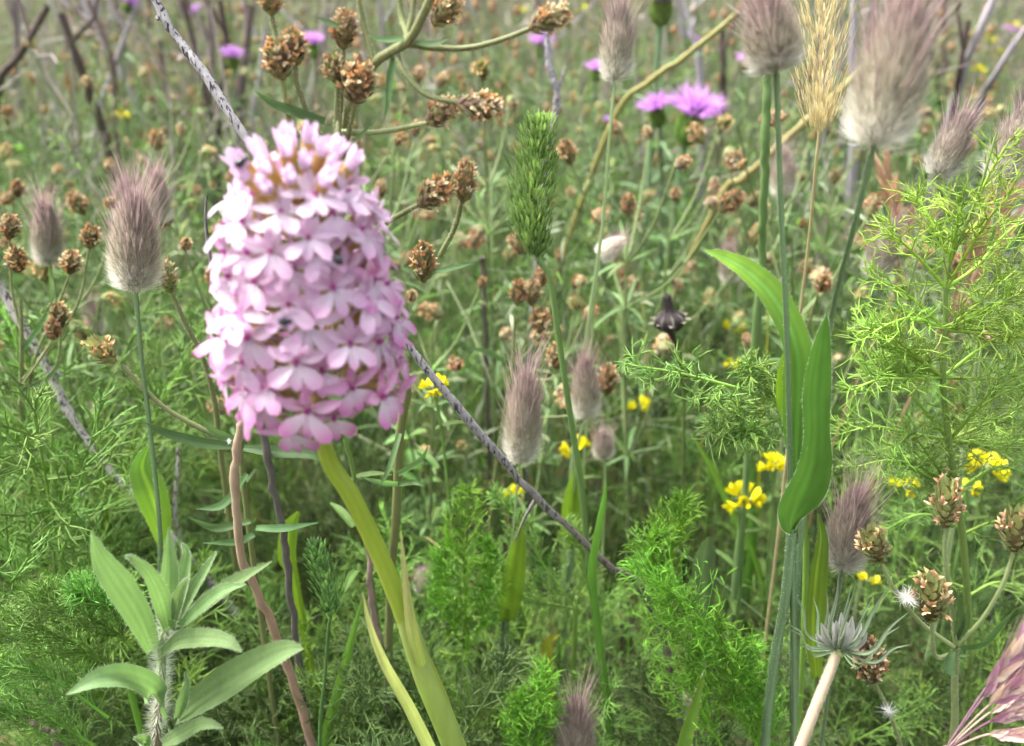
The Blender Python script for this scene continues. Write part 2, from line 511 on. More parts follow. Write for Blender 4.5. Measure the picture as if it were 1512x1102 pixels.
# ---- plantain seed head: overlapping hairy bracts with dry orange-brown corolla lobes, 13 mm long
def plantain_head(seed, n=46, lobes=4, green=0.3, fine=True, fresh=0.0):
    g = np.random.default_rng(seed)
    L, R = 0.0128, 0.0040
    i = np.arange(n); t = (i + 0.5) / n
    az = i * 2.39996 + g.normal(0, 0.15, n)
    rad = np.stack([np.cos(az), np.sin(az), np.zeros(n)], -1)
    tang = np.stack([-np.sin(az), np.cos(az), np.zeros(n)], -1)
    prof = R * np.sin(math.pi * (0.10 + 0.80 * t)) ** 0.75
    b = rad * (prof * 0.55)[:, None] + UP * (t * L * 0.85)[:, None]
    bl = 0.0042
    d = nrm(rad * (0.75 - 0.45 * t)[:, None] + UP * (0.55 + 0.5 * t)[:, None])
    br = MB()
    nn = np.cross(tang, d)
    for k in range(n):
        ln = bl * g.uniform(0.85, 1.15)
        P = np.stack([b[k], b[k] + d[k] * ln * 0.45 + rad[k] * 0.0004, b[k] + d[k] * ln * 0.8 + UP * 0.0002, b[k] + d[k] * ln + UP * 0.0005])
        c = A((0.28, 0.22, 0.12)) * (1 - green) + A((0.25, 0.30, 0.12)) * green + fresh * A((0.06, 0.09, 0.02))
        if g.random() < 0.15 and not fresh: c = A((0.19, 0.12, 0.09))
        br.leaf(P, A([0.0008, 0.0011, 0.0007, 0.0001]), rad[k], c * g.uniform(0.7, 1.3), c * 0.8 + 0.02, None, -0.5, 3)
    # a solid heart so that no gap shows through
    tt = np.linspace(0, 1, 7); a = np.linspace(0, 2 * math.pi, 9)
    rr = R * 0.72 * np.sin(math.pi * (0.06 + 0.86 * tt)) ** 0.7
    br.grid(np.stack([rr[:, None] * np.cos(a), rr[:, None] * np.sin(a), np.repeat((tt * L * 0.98)[:, None], 9, 1)], -1), A((0.20, 0.15, 0.07)))
    if fine:
        m = 160
        az2 = g.uniform(0, 2 * math.pi, m); t2 = g.uniform(0, 0.75, m)
        r2 = np.stack([np.cos(az2), np.sin(az2), np.zeros(m)], -1)
        b2 = r2 * (R * 0.9 * np.sin(math.pi * (0.12 + 0.76 * t2)) ** 0.7)[:, None] + UP * (t2 * L)[:, None]
        e2 = b2 + nrm(r2 + UP * 0.5 + g.normal(0, 0.3, (m, 3))) * g.uniform(0.0008, 0.0016, (m, 1))
        br.ribbons(np.stack([b2, (b2 + e2) / 2, e2], 1), nrm(np.cross(e2 - b2, g.normal(size=(m, 3))))[:, None] * 0.00005, (0.5, 0.5, 0.4))
    co = MB()
    for k in range(n):
        if t[k] < 0.22 or g.random() < 0.25 + 0.3 * fresh: continue
        tipb = b[k] + d[k] * bl * 0.82 + rad[k] * 0.0003
        c = (A((0.50, 0.29, 0.15)) if g.random() < 0.5 else A((0.62, 0.49, 0.33))) * (1 - fresh) + A((0.66, 0.42, 0.25)) * fresh
        c = c * g.uniform(0.7, 1.15)
        for q in range(lobes):
            a = g.uniform(0, 2 * math.pi)
            e = nrm(d[k] * 0.7 + (tang[k] * math.cos(a) + nn[k] * math.sin(a)) * 0.75 + g.normal(0, 0.15, 3))
            ln = g.uniform(0.0014, 0.0022)
            P = np.stack([tipb - d[k] * 0.0007, tipb + e * ln * 0.5, tipb + e * ln + rad[k] * g.uniform(-0.0003, 0.0005)])
            co.leaf(P, A([0.00035, 0.00055, 0.00004]), nrm(rad[k] + g.normal(0, 0.4, 3)), c * 0.7, np.minimum(c * 1.35, 0.8), None, 0.5, 3)
    return br.data('seed_head', M_DRY), co.data('dry_florets', M_DRY)

PLANTAIN = [plantain_head(21, 60, 4, 0.3), plantain_head(22, 64, 4, 0.55), plantain_head(23, 58, 4, 0.12), plantain_head(24, 54, 2, 0.95), plantain_head(25, 48, 4, 0.75, True, 1.0), plantain_head(26, 44, 4, 0.6, True, 1.0)]
PLANT_LO = [plantain_head(31, 22, 2, 0.4, False), plantain_head(32, 20, 2, 0.2, False), plantain_head(33, 24, 1, 0.95, False), plantain_head(34, 22, 2, 0.6, False, 1.0)]

def add_plantain_head(root, base, axis, L=0.013, W=0.0095, kind=0, lo=False):
    me = (PLANT_LO if lo else PLANTAIN)[kind]
    h = inst('seed_head', me[0], root, base, axis, (W * 0.86 / 0.0092, W * 0.86 / 0.0092, L * 0.92 / 0.0135), rng.uniform(0, 6))
    f = child('dry_florets', me[1], h); f['kind'] = 'stuff'
    return h

def slim_leaf(mb, base, d, L, w, col, bend=0.3, n=9, tip=None, normal=None, across=5):
    d = nrm(d)
    side = nrm(np.cross(d, UP + 0.01))
    t = np.linspace(0, 1, n)
    P = A(base) + d * (t * L)[:, None] - UP * (bend * L * t ** 2)[:, None]
    W = w * np.sin(math.pi * (0.12 + 0.88 * t) ** 0.8) ** 0.8 + 0.00005
    mb.leaf(P, W, nrm(np.cross(side, d)) if normal is None else normal, col, col * 1.1 if tip is None else tip, col * 1.35, 0.4, across)

# ---- thread foliage (fennel, mayweed)
def frond(mb, P, plen, npin, nth, tlen, col, r=0.00022, fork=2, spread=0.9, lift=0.35, shape=0.6, round_=1.0, g=None, rachis=0.0006, start=0.08, col2=None):
    """P (K,3) rachis; pinnae round it, each set with forked threads"""
    g = g or rng
    P = A(P, dtype=float); K = len(P)
    T = nrm(np.gradient(P, axis=0))
    mb.tubes(P, np.linspace(rachis, rachis * 0.35, K), 5, col * 1.15)
    u = np.linspace(start, 0.99, npin) + g.normal(0, 0.008, npin)
    u = np.clip(u, 0, 0.995) * (K - 1); i = np.minimum(u.astype(int), K - 2); f = (u - i)[:, None]
    B = P[i] * (1 - f) + P[i + 1] * f; TT = T[i]
    S = nrm(np.cross(TT, UP + A([0.02, 0.3, 0]))); N = np.cross(S, TT)
    a = np.arange(npin) * math.pi + g.normal(0, 0.9 * round_, npin)
    rad = S * np.cos(a)[:, None] + N * np.sin(a)[:, None]
    tl = u / (K - 1)
    ln = plen * (np.sin(math.pi * np.clip(0.12 + 0.86 * tl, 0, 1) ** shape)) * g.uniform(0.75, 1.15, npin) + plen * 0.08
    D = nrm(rad * spread + TT * 0.75 + UP * lift * 0.5)
    c = jit(col, npin, 0.12, g)
    if col2 is not None:
        mixf = g.uniform(0, 1, (npin, 1)); c = c * (1 - mixf) + A(col2) * mixf
    e = B + D * ln[:, None]
    m = (B + e) / 2 - UP * ln[:, None] * 0.06
    mb.tubes(np.stack([B, m, e], 1), A([1.5, 1.1, 0.5]) * r, 3, np.repeat(c[:, None], 3, 1))
    # threads
    idx = np.repeat(np.arange(npin), nth)
    s = np.tile(np.linspace(0.18, 1.0, nth), npin) + g.normal(0, 0.04, len(idx))
    tb = B[idx] * (1 - s[:, None]) + e[idx] * s[:, None] - UP * (ln[idx] * 0.12 * np.sin(math.pi * np.clip(s, 0, 1)))[:, None]
    rd = rnd_dir(len(idx), g)
    rd = nrm(rd - (rd * D[idx]).sum(1, keepdims=True) * D[idx])
    td = nrm(D[idx] * 0.75 + rd * 0.85 + UP * lift)
    l2 = tlen * g.uniform(0.6, 1.2, (len(idx), 1)) * (0.55 + 0.45 * np.sin(math.pi * np.clip(s, 0, 1)))[:, None]
    te = tb + td * l2
    tm = (tb + te) / 2 + rnd_dir(len(idx), g) * l2 * 0.07
    ct = c[idx] * g.uniform(0.85, 1.2, (len(idx), 1))
    mb.tubes(np.stack([tb, tm, te], 1), A([1.0, 0.9, 0.35]) * r, 3, np.repeat(ct[:, None], 3, 1))
    for q in range(fork):
        h = g.uniform(0.3, 0.7, (len(idx), 1))
        fb = tb * (1 - h) + te * h
        fd = nrm(td + rnd_dir(len(idx), g) * 0.85)
        fe = fb + fd * l2 * g.uniform(0.4, 0.75, (len(idx), 1))
        fm = (fb + fe) / 2 + td * l2 * 0.05
        mb.tubes(np.stack([fb, fm, fe], 1), A([0.9, 0.8, 0.3]) * r, 3, np.repeat(ct[:, None] * 1.08, 3, 1))

def arc(base, d, L, bend, n=12):
    """a rachis rising along d and bending over"""
    t = np.linspace(0, 1, n)[:, None]
    return A(base) + nrm(d) * t * L + A(bend) * (t ** 2) * L

def fennel_proto(seed, H, nf, open_, col, col2, dense=1.0):
    """one feathery plant standing on the origin: stem mesh and one mesh for each frond"""
    g = np.random.default_rng(seed)
    st = MB()
    top = A([g.normal(0, 0.012), g.normal(0, 0.012), H * 0.72])
    S = spline([A([0, 0, -0.01]), top * [0.3, 0.7, 0.5] + [0.004, 0, 0], top], 14)
    st.tubes(S, np.linspace(0.0019, 0.0009, 14), 7, col * 0.9)
    fr = []
    for k in range(nf):
        t = (k + 0.7) / nf
        b = S[int(t * 13)]
        az = k * 2.4 + g.normal(0, 0.3)
        d = A([math.cos(az), math.sin(az), 0.5 + 1.3 * t])
        L = H * g.uniform(0.42, 0.6) * (1.1 - 0.35 * t)
        P = arc(b, d, L, (0, 0, -0.18 * (1 - t)), 12)
        m = MB()
        frond(m, P, L * 0.34 * open_, int(13 * dense), int(6 * dense), 0.0115, col, 0.00027, 2, col2=col2, g=g)
        fr.append(m)
    return st, fr

# ================================================================== the orchid
def petal(mb, base, d, up, L, W, c0, c1, curl=0.0, cup=0.25, blunt=0.75, n=8, across=5, mid=0.62, band=None):
    """one petal from base along d, facing up; rounded tip"""
    d, up = nrm(d), nrm(up)
    t = np.linspace(0, 1, n)
    P = A(base) + d * (t * L)[:, None] + up * (curl * L * t ** 2)[:, None]
    w = W * np.where(t < mid, 0.28 + 0.72 * np.sin(t / mid * math.pi / 2) ** 1.3, np.sqrt(np.clip(1 - ((t - mid) / (1 - mid)) ** 2, 0, 1)) ** blunt)
    w = np.maximum(w, W * 0.04)
    T = nrm(np.gradient(P, axis=0)); S = nrm(np.cross(T, up)); B = np.cross(S, T)
    u = np.linspace(-1, 1, across)
    V = P[:, None] + (u[None, :, None] * S[:, None] + cup * (u ** 2)[None, :, None] * B[:, None]) * w[:, None, None]
    f = np.clip(t * 1.5 - 0.28, 0, 1)[:, None, None] ** 1.1
    C = A(c0) * (1 - f) + A(c1) * f
    mb.grid(V, np.broadcast_to(C, V.shape))

def orchid_flower(seed, pale):
    """mouth at the origin, +Z outward, +Y upward"""
    g = np.random.default_rng(seed)
    pink = A((0.60, 0.17, 0.45)) * (1 - pale) + A((0.72, 0.56, 0.69)) * pale
    soft = A((0.72, 0.45, 0.62)) * (1 - pale) + A((0.76, 0.66, 0.74)) * pale
    white = A((0.72, 0.63, 0.71))
    O, U, X = A([0, 0, 1.0]), A([0, 1.0, 0]), A([1.0, 0, 0])
    s = 0.001
    lip = MB()
    b = A([0, -0.6, 0.3]) * s
    for sg in (-1, 1):
        a = math.radians(46 + g.normal(0, 5))
        d = X * sg * math.sin(a) - U * math.cos(a) + O * g.uniform(0.12, 0.42)
        petal(lip, b + X * sg * 0.5 * s, d, O * 0.9 + U * 0.45, 7.6 * s * g.uniform(0.9, 1.1), 2.0 * s, white, pink, -0.12 + g.normal(0, 0.12), 0.2 + g.normal(0, 0.22), 0.7, mid=0.66)
    petal(lip, b - U * 0.3 * s + O * 0.15 * s, -U + O * g.uniform(0.15, 0.4) + X * g.normal(0, 0.1), O * 0.9 + U * 0.45, 5.6 * s, 1.45 * s, white, pink * 0.97, -0.1 + g.normal(0, 0.1), 0.15, 0.95)
    for sg in (-1, 1):                                   # the two small ridges at the lip's base
        petal(lip, b + X * sg * 0.8 * s + O * 0.4 * s, O * 0.8 - U * 0.4, X * sg, 1.8 * s, 0.6 * s, white, soft, 0, 0.2, n=4, across=3)
    hood = MB()
    for sg in (-1, 1):                                   # spreading side sepals
        a = math.radians(g.uniform(8, 34))
        d = X * sg * math.cos(a) + U * math.sin(a) + O * g.uniform(-0.05, 0.35)
        petal(hood, A([sg * 0.8, 0.5, -0.4]) * s, d, O + U * 0.2, 8.2 * s * g.uniform(0.85, 1.12), 1.5 * s, soft, soft * 0.5 + pink * 0.5, g.normal(-0.02, 0.2), 0.45, 1.5, mid=0.42)
        d = X * sg * 0.42 + U * 0.9 + O * 0.45           # petals closing to a hood
        petal(hood, A([sg * 0.6, 0.9, -0.2]) * s, d, O * 0.7 - U * 0.5 + X * sg * 0.2, 5.6 * s, 1.35 * s, pink, soft, 0.1 + g.normal(0, .1), 0.4, 1.3, mid=0.45)
    petal(hood, A([0, 1.1, -0.7]) * s, U + O * g.uniform(0.15, 0.45), O, 6.6 * s, 1.4 * s, soft, pink, g.normal(0.1, .15), 0.4, 1.4, mid=0.42)
    col = MB()
    t = np.linspace(0, 1, 6); a = np.linspace(0, 2 * math.pi, 8)
    r = 0.62 * s * np.sin(math.pi * (0.08 + 0.84 * t)) ** 0.6
    V = np.stack([r[:, None] * np.cos(a), 0.5 * s + r[:, None] * np.sin(a) * 1.15, np.repeat(((t - 0.35) * 2.0 * s)[:, None], 8, 1)], -1)
    cc = A((0.50, 0.10, 0.34))
    col.grid(V, cc)
    spur = MB()
    P = spline([b, A([0.2, -1.2, -3]) * s, A([0.6, -3.5, -8]) * s, A([0.8, -6.0, -11.5]) * s], 8)
    spur.tubes(P, np.linspace(0.62, 0.40, 8) * s, 5, soft * 0.95)
    ov = MB()
    P = spline([A([0, 0.2, -0.3]) * s, A([0, 0.6, -4]) * s, A([0, -1.2, -9]) * s, A([0, -4.2, -14]) * s], 9)
    ov.tubes(P, A([0.7, 0.95, 1.2, 1.3, 1.35, 1.3, 1.1, 0.9, 0.7]) * s, 7, np.stack([soft * 0.6 + A((0.16, 0.09, 0.02))] + [A((0.50, 0.38, 0.14))] * 5 + [A((0.42, 0.40, 0.13))] * 3))
    return [m.data(nm, mt) for m, nm, mt in ((hood, 'flower', M_PETAL), (lip, 'lip', M_PETAL), (col, 'column', M_PETAL), (spur, 'spur', M_PETAL), (ov, 'ovary', M_STEM))]

def orchid_bud(seed):
    g = np.random.default_rng(seed)
    m = MB(); s = 0.001
    for k in range(5):
        a = k * 1.257 + g.normal(0, 0.1)
        r = A([math.cos(a), math.sin(a), 0])
        petal(m, r * 1.0 * s, UP + r * g.uniform(0.05, 0.3), r, 6.4 * s * g.uniform(0.9, 1.1), 1.35 * s, (0.74, 0.62, 0.72), (0.72, 0.54, 0.69), -0.12, -0.5, 1.4, mid=0.42)  # near-white petals: overexposed light put into the bud colour
    o = MB()
    o.tubes(spline([A([0, 0, 1.5]) * s, A([0.2, 0, -4]) * s, A([0, 0.2, -10]) * s], 7), A([1.5, 1.35, 1.3, 1.3, 1.2, 1.0, 0.8]) * s, 7, (0.46, 0.30, 0.10))
    return m.data('bud', M_PETAL), o.data('ovary', M_STEM)

OY = 0.185
o_base, o_top = at(478, 655, OY), at(432, 205, OY - 0.004)
o_axis = nrm(o_top - o_base); o_len = np.linalg.norm(o_top - o_base)
stem_pts = to_ground([o_top - o_axis * 0.004, (o_base + o_top) / 2, o_base, at(520, 735, OY), at(565, 830, OY + 0.002), at(612, 950, OY + 0.004), at(672, 1110, OY + 0.006)])
orchid = thing('orchid', 'tall orchid with a dense cone of pale pink flowers on a thick yellow-green stem', 'orchid', tuple(stem_pts[-1] * [1, 1, 0]))
S = spline(stem_pts, 60)
ms = MB()
zt = np.linspace(0, 1, 60)
ms.tubes(S, np.interp(zt, [0, 0.25, 0.3, 0.5, 0.7, 1], [0.0012, 0.0020, 0.0022, 0.0024, 0.0027, 0.0034]), 14,
         np.stack([np.interp(zt, [0, .3, .5, 1], v) for v in ([0.30, 0.33, 0.36, 0.38], [0.36, 0.46, 0.49, 0.48], [0.08, 0.05, 0.06, 0.12])], -1), stripe=[1.06, .93, 1.1, .97, 1.04, .9, 1.08, .95, 1.05, .92, 1.1, .96, 1.03, .94])
ms.build('stem', make_mat('orchid_stem', 0.25, 0.35, 0.4, 0.16, 380, bump=0.1, stretch=(1, 1, 0.12), speck=(420, 0.74, (0.20, 0.12, 0.05))), orchid)

def sheath_leaf(rows, c0, c1, off=0.0):
    m = MB()
    px_leaf(m, rows, c0, c1, None, tilt=(off, 0, 0.1), cup=-0.95, n=30, across=9)
    m.build('sheath_leaf', M_LEAF, orchid)
SY = OY - 0.0018
tb = MB()
Q = spline(px_path([(700, 1180, OY + .008), (660, 1075, OY + .005), (628, 1000, OY + .004), (606, 935, OY + .0035), (592, 895, OY + .003)]), 14)
tb.tubes(Q, np.linspace(.0036, .0025, 14) * np.interp(np.linspace(0, 1, 14), [0, .3, .8, 1], [1, 1.06, 1.02, .8]), 14, np.linspace((0.37, 0.46, 0.11), (0.42, 0.46, 0.15), 14))
tb.build('sheath', M_LEAF, orchid)
sheath_leaf([(625, 985, SY + .001, 8), (612, 940, SY, 9), (604, 895, SY, 7), (598, 845, SY + .001, 4), (592, 785, SY + .003, .6)], A((0.38, 0.48, 0.12)), A((0.48, 0.42, 0.22)), 0.3)
sheath_leaf([(640, 1130, SY - .002, 11), (604, 1055, SY - .004, 10), (566, 985, SY - .007, 8), (546, 930, SY - .009, 4.5), (535, 875, SY - .010, .6)], A((0.42, 0.47, 0.16)), A((0.46, 0.44, 0.20)), -0.2)

FLOWERS = [orchid_flower(40 + k, p) for k, p in enumerate((0.0, 0.1, 0.2, 0.45, 0.6, 0.75, 0.95, 1.0))]  # paler towards the crown: own tint plus overexposed light put into the colour
BUDS = [orchid_bud(60 + k) for k in range(3)]
NF = 98
side0 = nrm(np.cross(o_axis, A([0, 1.0, 0]))); front0 = np.cross(side0, o_axis)
for k in range(NF):
    t = (k + 0.5) / NF
    h = 0.175 + 0.715 * t ** 0.97
    az = k * 2.39996 + rng.normal(0, 0.10)
    R = np.interp(h, [0, 0.1, 0.3, 0.55, 0.8, 0.93, 1.0], [0.0150, 0.0172, 0.0190, 0.0184, 0.0142, 0.0078, 0.003]) * rng.uniform(0.88, 1.10)
    lift = np.interp(h, [0, 0.3, 0.75, 1.0], [-0.12, 0.05, 0.45, 1.6])
    rad = side0 * math.cos(az) + front0 * math.sin(az)
    out = nrm(rad + o_axis * (lift + rng.normal(0, 0.16)) + rnd_dir(1)[0] * 0.22)
    pos = o_base + o_axis * (h * o_len) + rad * R
    upv = nrm(o_axis - out * np.dot(o_axis, out) + rnd_dir(1)[0] * 0.12)
    if np.dot(o_axis, out) > 0.93: upv = nrm(-rad - out * np.dot(-rad, out))
    upv = nrm(upv - out * np.dot(upv, out)); X = np.cross(upv, out)
    ki = int(np.clip(round(h * 7 + rng.normal(0, 0.8)), 0, 7))
    me = FLOWERS[ki]
    q = Matrix(np.stack([X, upv, out], 1).tolist()).to_quaternion()
    fl = bpy.data.objects.new('flower', me[0]); COL.objects.link(fl); fl.parent = orchid
    fl.location = pos - WLOC[orchid.name]; fl.rotation_mode = 'QUATERNION'; fl.rotation_quaternion = q
    sc = np.interp(h, [0, 0.7, 1], [0.90, 0.86, 0.78]) * rng.uniform(0.86, 1.1)
    fl.scale = (sc,) * 3
    for nm, d in zip(('lip', 'column', 'spur', 'ovary'), me[1:]):
        child(nm, d, fl)
for k in range(24):
    az = k * 2.4; rr = 0.0006 + 0.0085 * math.sqrt(k / 24)
    rad = side0 * math.cos(az) + front0 * math.sin(az)
    me = BUDS[k % 3]
    b = inst('bud', me[0], orchid, o_top + rad * rr * 1.3 - o_axis * (0.001 + rr * 0.75), o_axis + rad * (rr * 95), rng.uniform(0.75, 0.95), rng.uniform(0, 6))
    child('ovary', me[1], b)

# beetles sitting on the flowers
def beetle(label, px, py, Y, ang):
    p = at(px, py, Y)
    root = thing('beetle', label, 'beetle', tuple(p))
    ax = nrm(RGT * math.cos(ang) + UPV * math.sin(ang)); n = -FWD; sd_ = np.cross(n, ax)
    def ell(c, a, b, h, col):
        m = MB(); t = np.linspace(0, math.pi, 9); u = np.linspace(0, 2 * math.pi, 11)
        V = c + np.cos(t)[:, None, None] * ax * a + np.sin(t)[:, None, None] * (np.cos(u)[None, :, None] * sd_ * b + np.sin(u)[None, :, None] * n * h)
        m.grid(V, col); return m
    ell(p, 0.0013, 0.00085, 0.0007, (0.012, 0.012, 0.016)).build('body', M_BEETLE, root)
    ell(p + ax * 0.0015, 0.0005, 0.0005, 0.0004, (0.01, 0.01, 0.012)).build('head', M_BEETLE, root)
    for s in (-1, 1):
        for k in (-1, 0, 1):
            m = MB(); b = p + ax * 0.0007 * k
            m.tubes(np.stack([b, b + sd_ * s * 0.0011 + n * 0.0002, b + sd_ * s * 0.0017 - n * 0.0006 + ax * 0.0003 * k]), 0.00009, 4, (0.01, 0.01, 0.01))
            m.build('leg', M_BEETLE, root)
beetle('tiny black beetle on the upper edge of the orchid\'s flower head', 354, 241, OY - 0.0130, 0.6)
beetle('tiny black beetle tucked between petals at the orchid\'s centre', 499, 384, OY - 0.0185, 2.6)
beetle('tiny black beetle in the lower half of the orchid\'s flower head', 417, 476, OY - 0.0210, 0.1)

# ================================================================== hare's tails one by one
LB = A((0.085, 0.175, 0.035)); LT = A((0.17, 0.28, 0.03))
hare_tail('big woolly hare\'s tail cut by the top edge beside a golden dry spike', (1146, 100, 1124, -28, 96, 0.225),
          [(1153, 300, .228), (1163, 520, .23), (1168, 780, .235), (1172, 1102, .24)], 0, 0.0008, G_BLUE * 1.1, [
    dict(rows=[(1169, 787, .2345, 3), (1168, 768, .232, 20), (1180, 735, .229, 38), (1197, 690, .226, 32), (1203, 640, .224, 23), (1203, 575, .222, 25), (1211, 510, .220, 16), (1221, 461, .219, .5)], col=LB * 0.6, tip=LB * 0.8, rib=LB * 0.75, tilt=(.25, 0, .0), cup=.2, n=34, hairs=520),
    dict(rows=[(1176, 700, .236, 4), (1176, 640, .237, 20), (1180, 560, .238, 26), (1172, 500, .240, 21), (1142, 440, .244, 21), (1105, 402, .248, 17), (1068, 380, .252, 10), (1041, 370, .254, .5)], col=LB, tip=LT, rib=LB * 1.5, tilt=(-.1, 0, .5), cup=.3, n=34, hairs=420),
    dict(rows=[(1158, 625, .241, 3), (1152, 590, .241, 9), (1156, 540, .241, 10), (1166, 505, .241, 1)], col=LT, tip=LT, tilt=(.3, 0, 0), n=14)],
    sheath=[(1169, 784, .235, 7), (1160, 880, .236, 9), (1142, 985, .238, 9), (1128, 1110, .24, 8)])
hare_tail('biggest woolly hare\'s tail leaning right, upper right corner', (1292, 207, 1356, -40, 118, 0.20),
          [(1262, 330, .208), (1228, 468, .228), (1200, 640, .242), (1180, 830, .245), (1172, 1102, .246)], 1, 0.0008, G_BLUE * 1.15,
          [dict(rows=[(1205, 1000, .245, 8), (1200, 930, .245, 18), (1205, 850, .245, 17), (1212, 795, .246, 10), (1207, 757, .247, .5)], col=LT, tip=LB, rib=LT * 1.2, tilt=(.3, 0, 0), hairs=200)],
          sheath=[(1176, 800, .245, 5.5), (1173, 900, .245, 6), (1171, 1000, .246, 6.5), (1172, 1110, .246, 6.5)])
hare_tail('slim pale hare\'s tail tilted right at the upper right edge', (1386, 256, 1437, 150, 60, 0.33),
          [(1370, 330, .33), (1345, 420, .335), (1330, 520, .34)], 2, 0.0006)
hare_tail('hare\'s tail at the top edge left of the purple thistle', (908, 115, 918, -20, 58, 0.36),
          [(900, 200, .36), (890, 330, .365), (868, 480, .37), (850, 620, .375)], 2, 0.0007)
hare_tail('small blurred hare\'s tail between two tall stalks, under the golden spike', (1156, 287, 1158, 208, 42, 0.52), [(1152, 380, .53), (1150, 520, .55)], 2, 0.0007)
hare_tail('mauve hare\'s tail at the left edge above brown plantain heads', (72, 386, 65, 285, 50, 0.40),
          [(78, 450, .40), (88, 560, .405), (95, 650, .41)], 1, 0.0006, G_MID * 1.3)
hare_tail('large grey-brown hare\'s tail standing alone left of the orchid', (200, 421, 197, 262, 84, 0.245),
          [(208, 520, .247), (222, 640, .25), (236, 780, .253), (240, 900, .26)], 1, 0.0007, G_BLUE * 1.1,
          [dict(rows=[(240, 812, .262, 4), (236, 770, .262, 16), (222, 725, .262, 22), (210, 690, .264, 16), (222, 655, .266, 1)], col=LT * 0.9, tip=LB * 1.2, rib=LT * 1.3, tilt=(.4, 0, .2), hairs=160)])
hare_tail('blurred mauve hare\'s tail behind the large grey-brown one', (234, 325, 228, 240, 46, 0.40), [(238, 420, .41), (240, 520, .42)], 1, 0.0006)
hare_tail('dim brownish hare\'s tail furthest back of the three left of the orchid', (186, 330, 184, 255, 46, 0.46), [(186, 420, .47), (188, 500, .48)], 1, 0.0006)
hare_tail('little pale-footed hare\'s tail leaning left below the large grey-brown one', (144, 492, 126, 428, 32, 0.50), [(147, 540, .51), (150, 620, .52)], 2, 0.0006)
hare_tail('long hare\'s tail above a bright flat leaf, just right of the orchid', (769, 677, 779, 528, 62, 0.30),
          [(762, 740, .302), (752, 850, .305), (742, 960, .308), (738, 1102, .31)], 0, 0.0005, G_PALE * 0.9,
          [dict(rows=[(748, 916, .304, 12), (752, 890, .303, 17), (758, 850, .302, 17), (764, 810, .302, 13), (771, 764, .302, .5)], col=LT * 1.05, tip=LT * 0.95, rib=LT * 0.7, tilt=(.25, 0, .1), cup=.2, hairs=220)],
          sheath=[(746, 914, .307, 6), (742, 1000, .308, 7), (738, 1110, .31, 7)])
hare_tail('purple-tipped hare\'s tail right of the long one and behind a green stalk', (866, 613, 862, 515, 48, 0.36),
          [(852, 660, .362), (846, 740, .365), (834, 880, .37), (828, 1000, .375)], 1, 0.0006, G_PALE * .9,
          [dict(rows=[(846, 803, .364, 9), (844, 775, .364, 18), (846, 735, .364, 16), (852, 700, .364, 9), (856, 668, .365, .5)], col=LT * 0.9, tip=LT, rib=LT * .7, tilt=(.2, 0, .2))],
          sheath=[(845, 806, .366, 5), (836, 880, .37, 6), (828, 1000, .375, 6)])
hare_tail('small round grey hare\'s tail beside the yellow flowers at the centre', (892, 674, 889, 628, 37, 0.385), [(893, 720, .386), (890, 800, .39)], 2, 0.0006)
hare_tail('white fluffy hare\'s tail lying tilted right of the green grass spike', (886, 378, 926, 348, 36, 0.40), [(880, 420, .40), (872, 520, .41)], 3, 0.0007)
hare_tail('dark mauve hare\'s tail right of the broad leaf, below the feathery fennel', (1244, 832, 1272, 704, 72, 0.255),
          [(1240, 870, .256), (1232, 930, .258), (1225, 1010, .26)], 1, 0.0006, G_BLUE)
hare_tail('hare\'s tail cut by the bottom edge right of the orchid stem', (850, 1135, 852, 1018, 62, 0.25), [(852, 1160, .255)], 0, 0.0006)
hare_tail('blurred mauve hare\'s tail amid dry grass beside the fennel top', (1290, 405, 1328, 318, 52, 0.40), [(1282, 460, .40), (1275, 560, .41)], 1, 0.0006)
hare_tail('faint pinkish hare\'s tail above the curved leaf tip', (1078, 415, 1074, 352, 34, 0.55), [(1080, 460, .55), (1084, 540, .56)], 2, 0.0006)
hare_tail('pale hare\'s tail half hidden by a grass blade at the bottom', (1017, 1062, 1010, 1022, 34, 0.33), [(1020, 1110, .335)], 3, 0.0006)
hare_tail('big soft hare\'s tail cut by the right edge above the fennel', (1478, 262, 1540, 130, 78, 0.30), [(1468, 330, .30), (1450, 440, .305), (1440, 560, .31)], 2, 0.0008)
hare_tail('whitish hare\'s tail low behind the orchid stem', (627, 872, 622, 835, 36, 0.38), [(628, 910, .385)], 3, 0.0006)

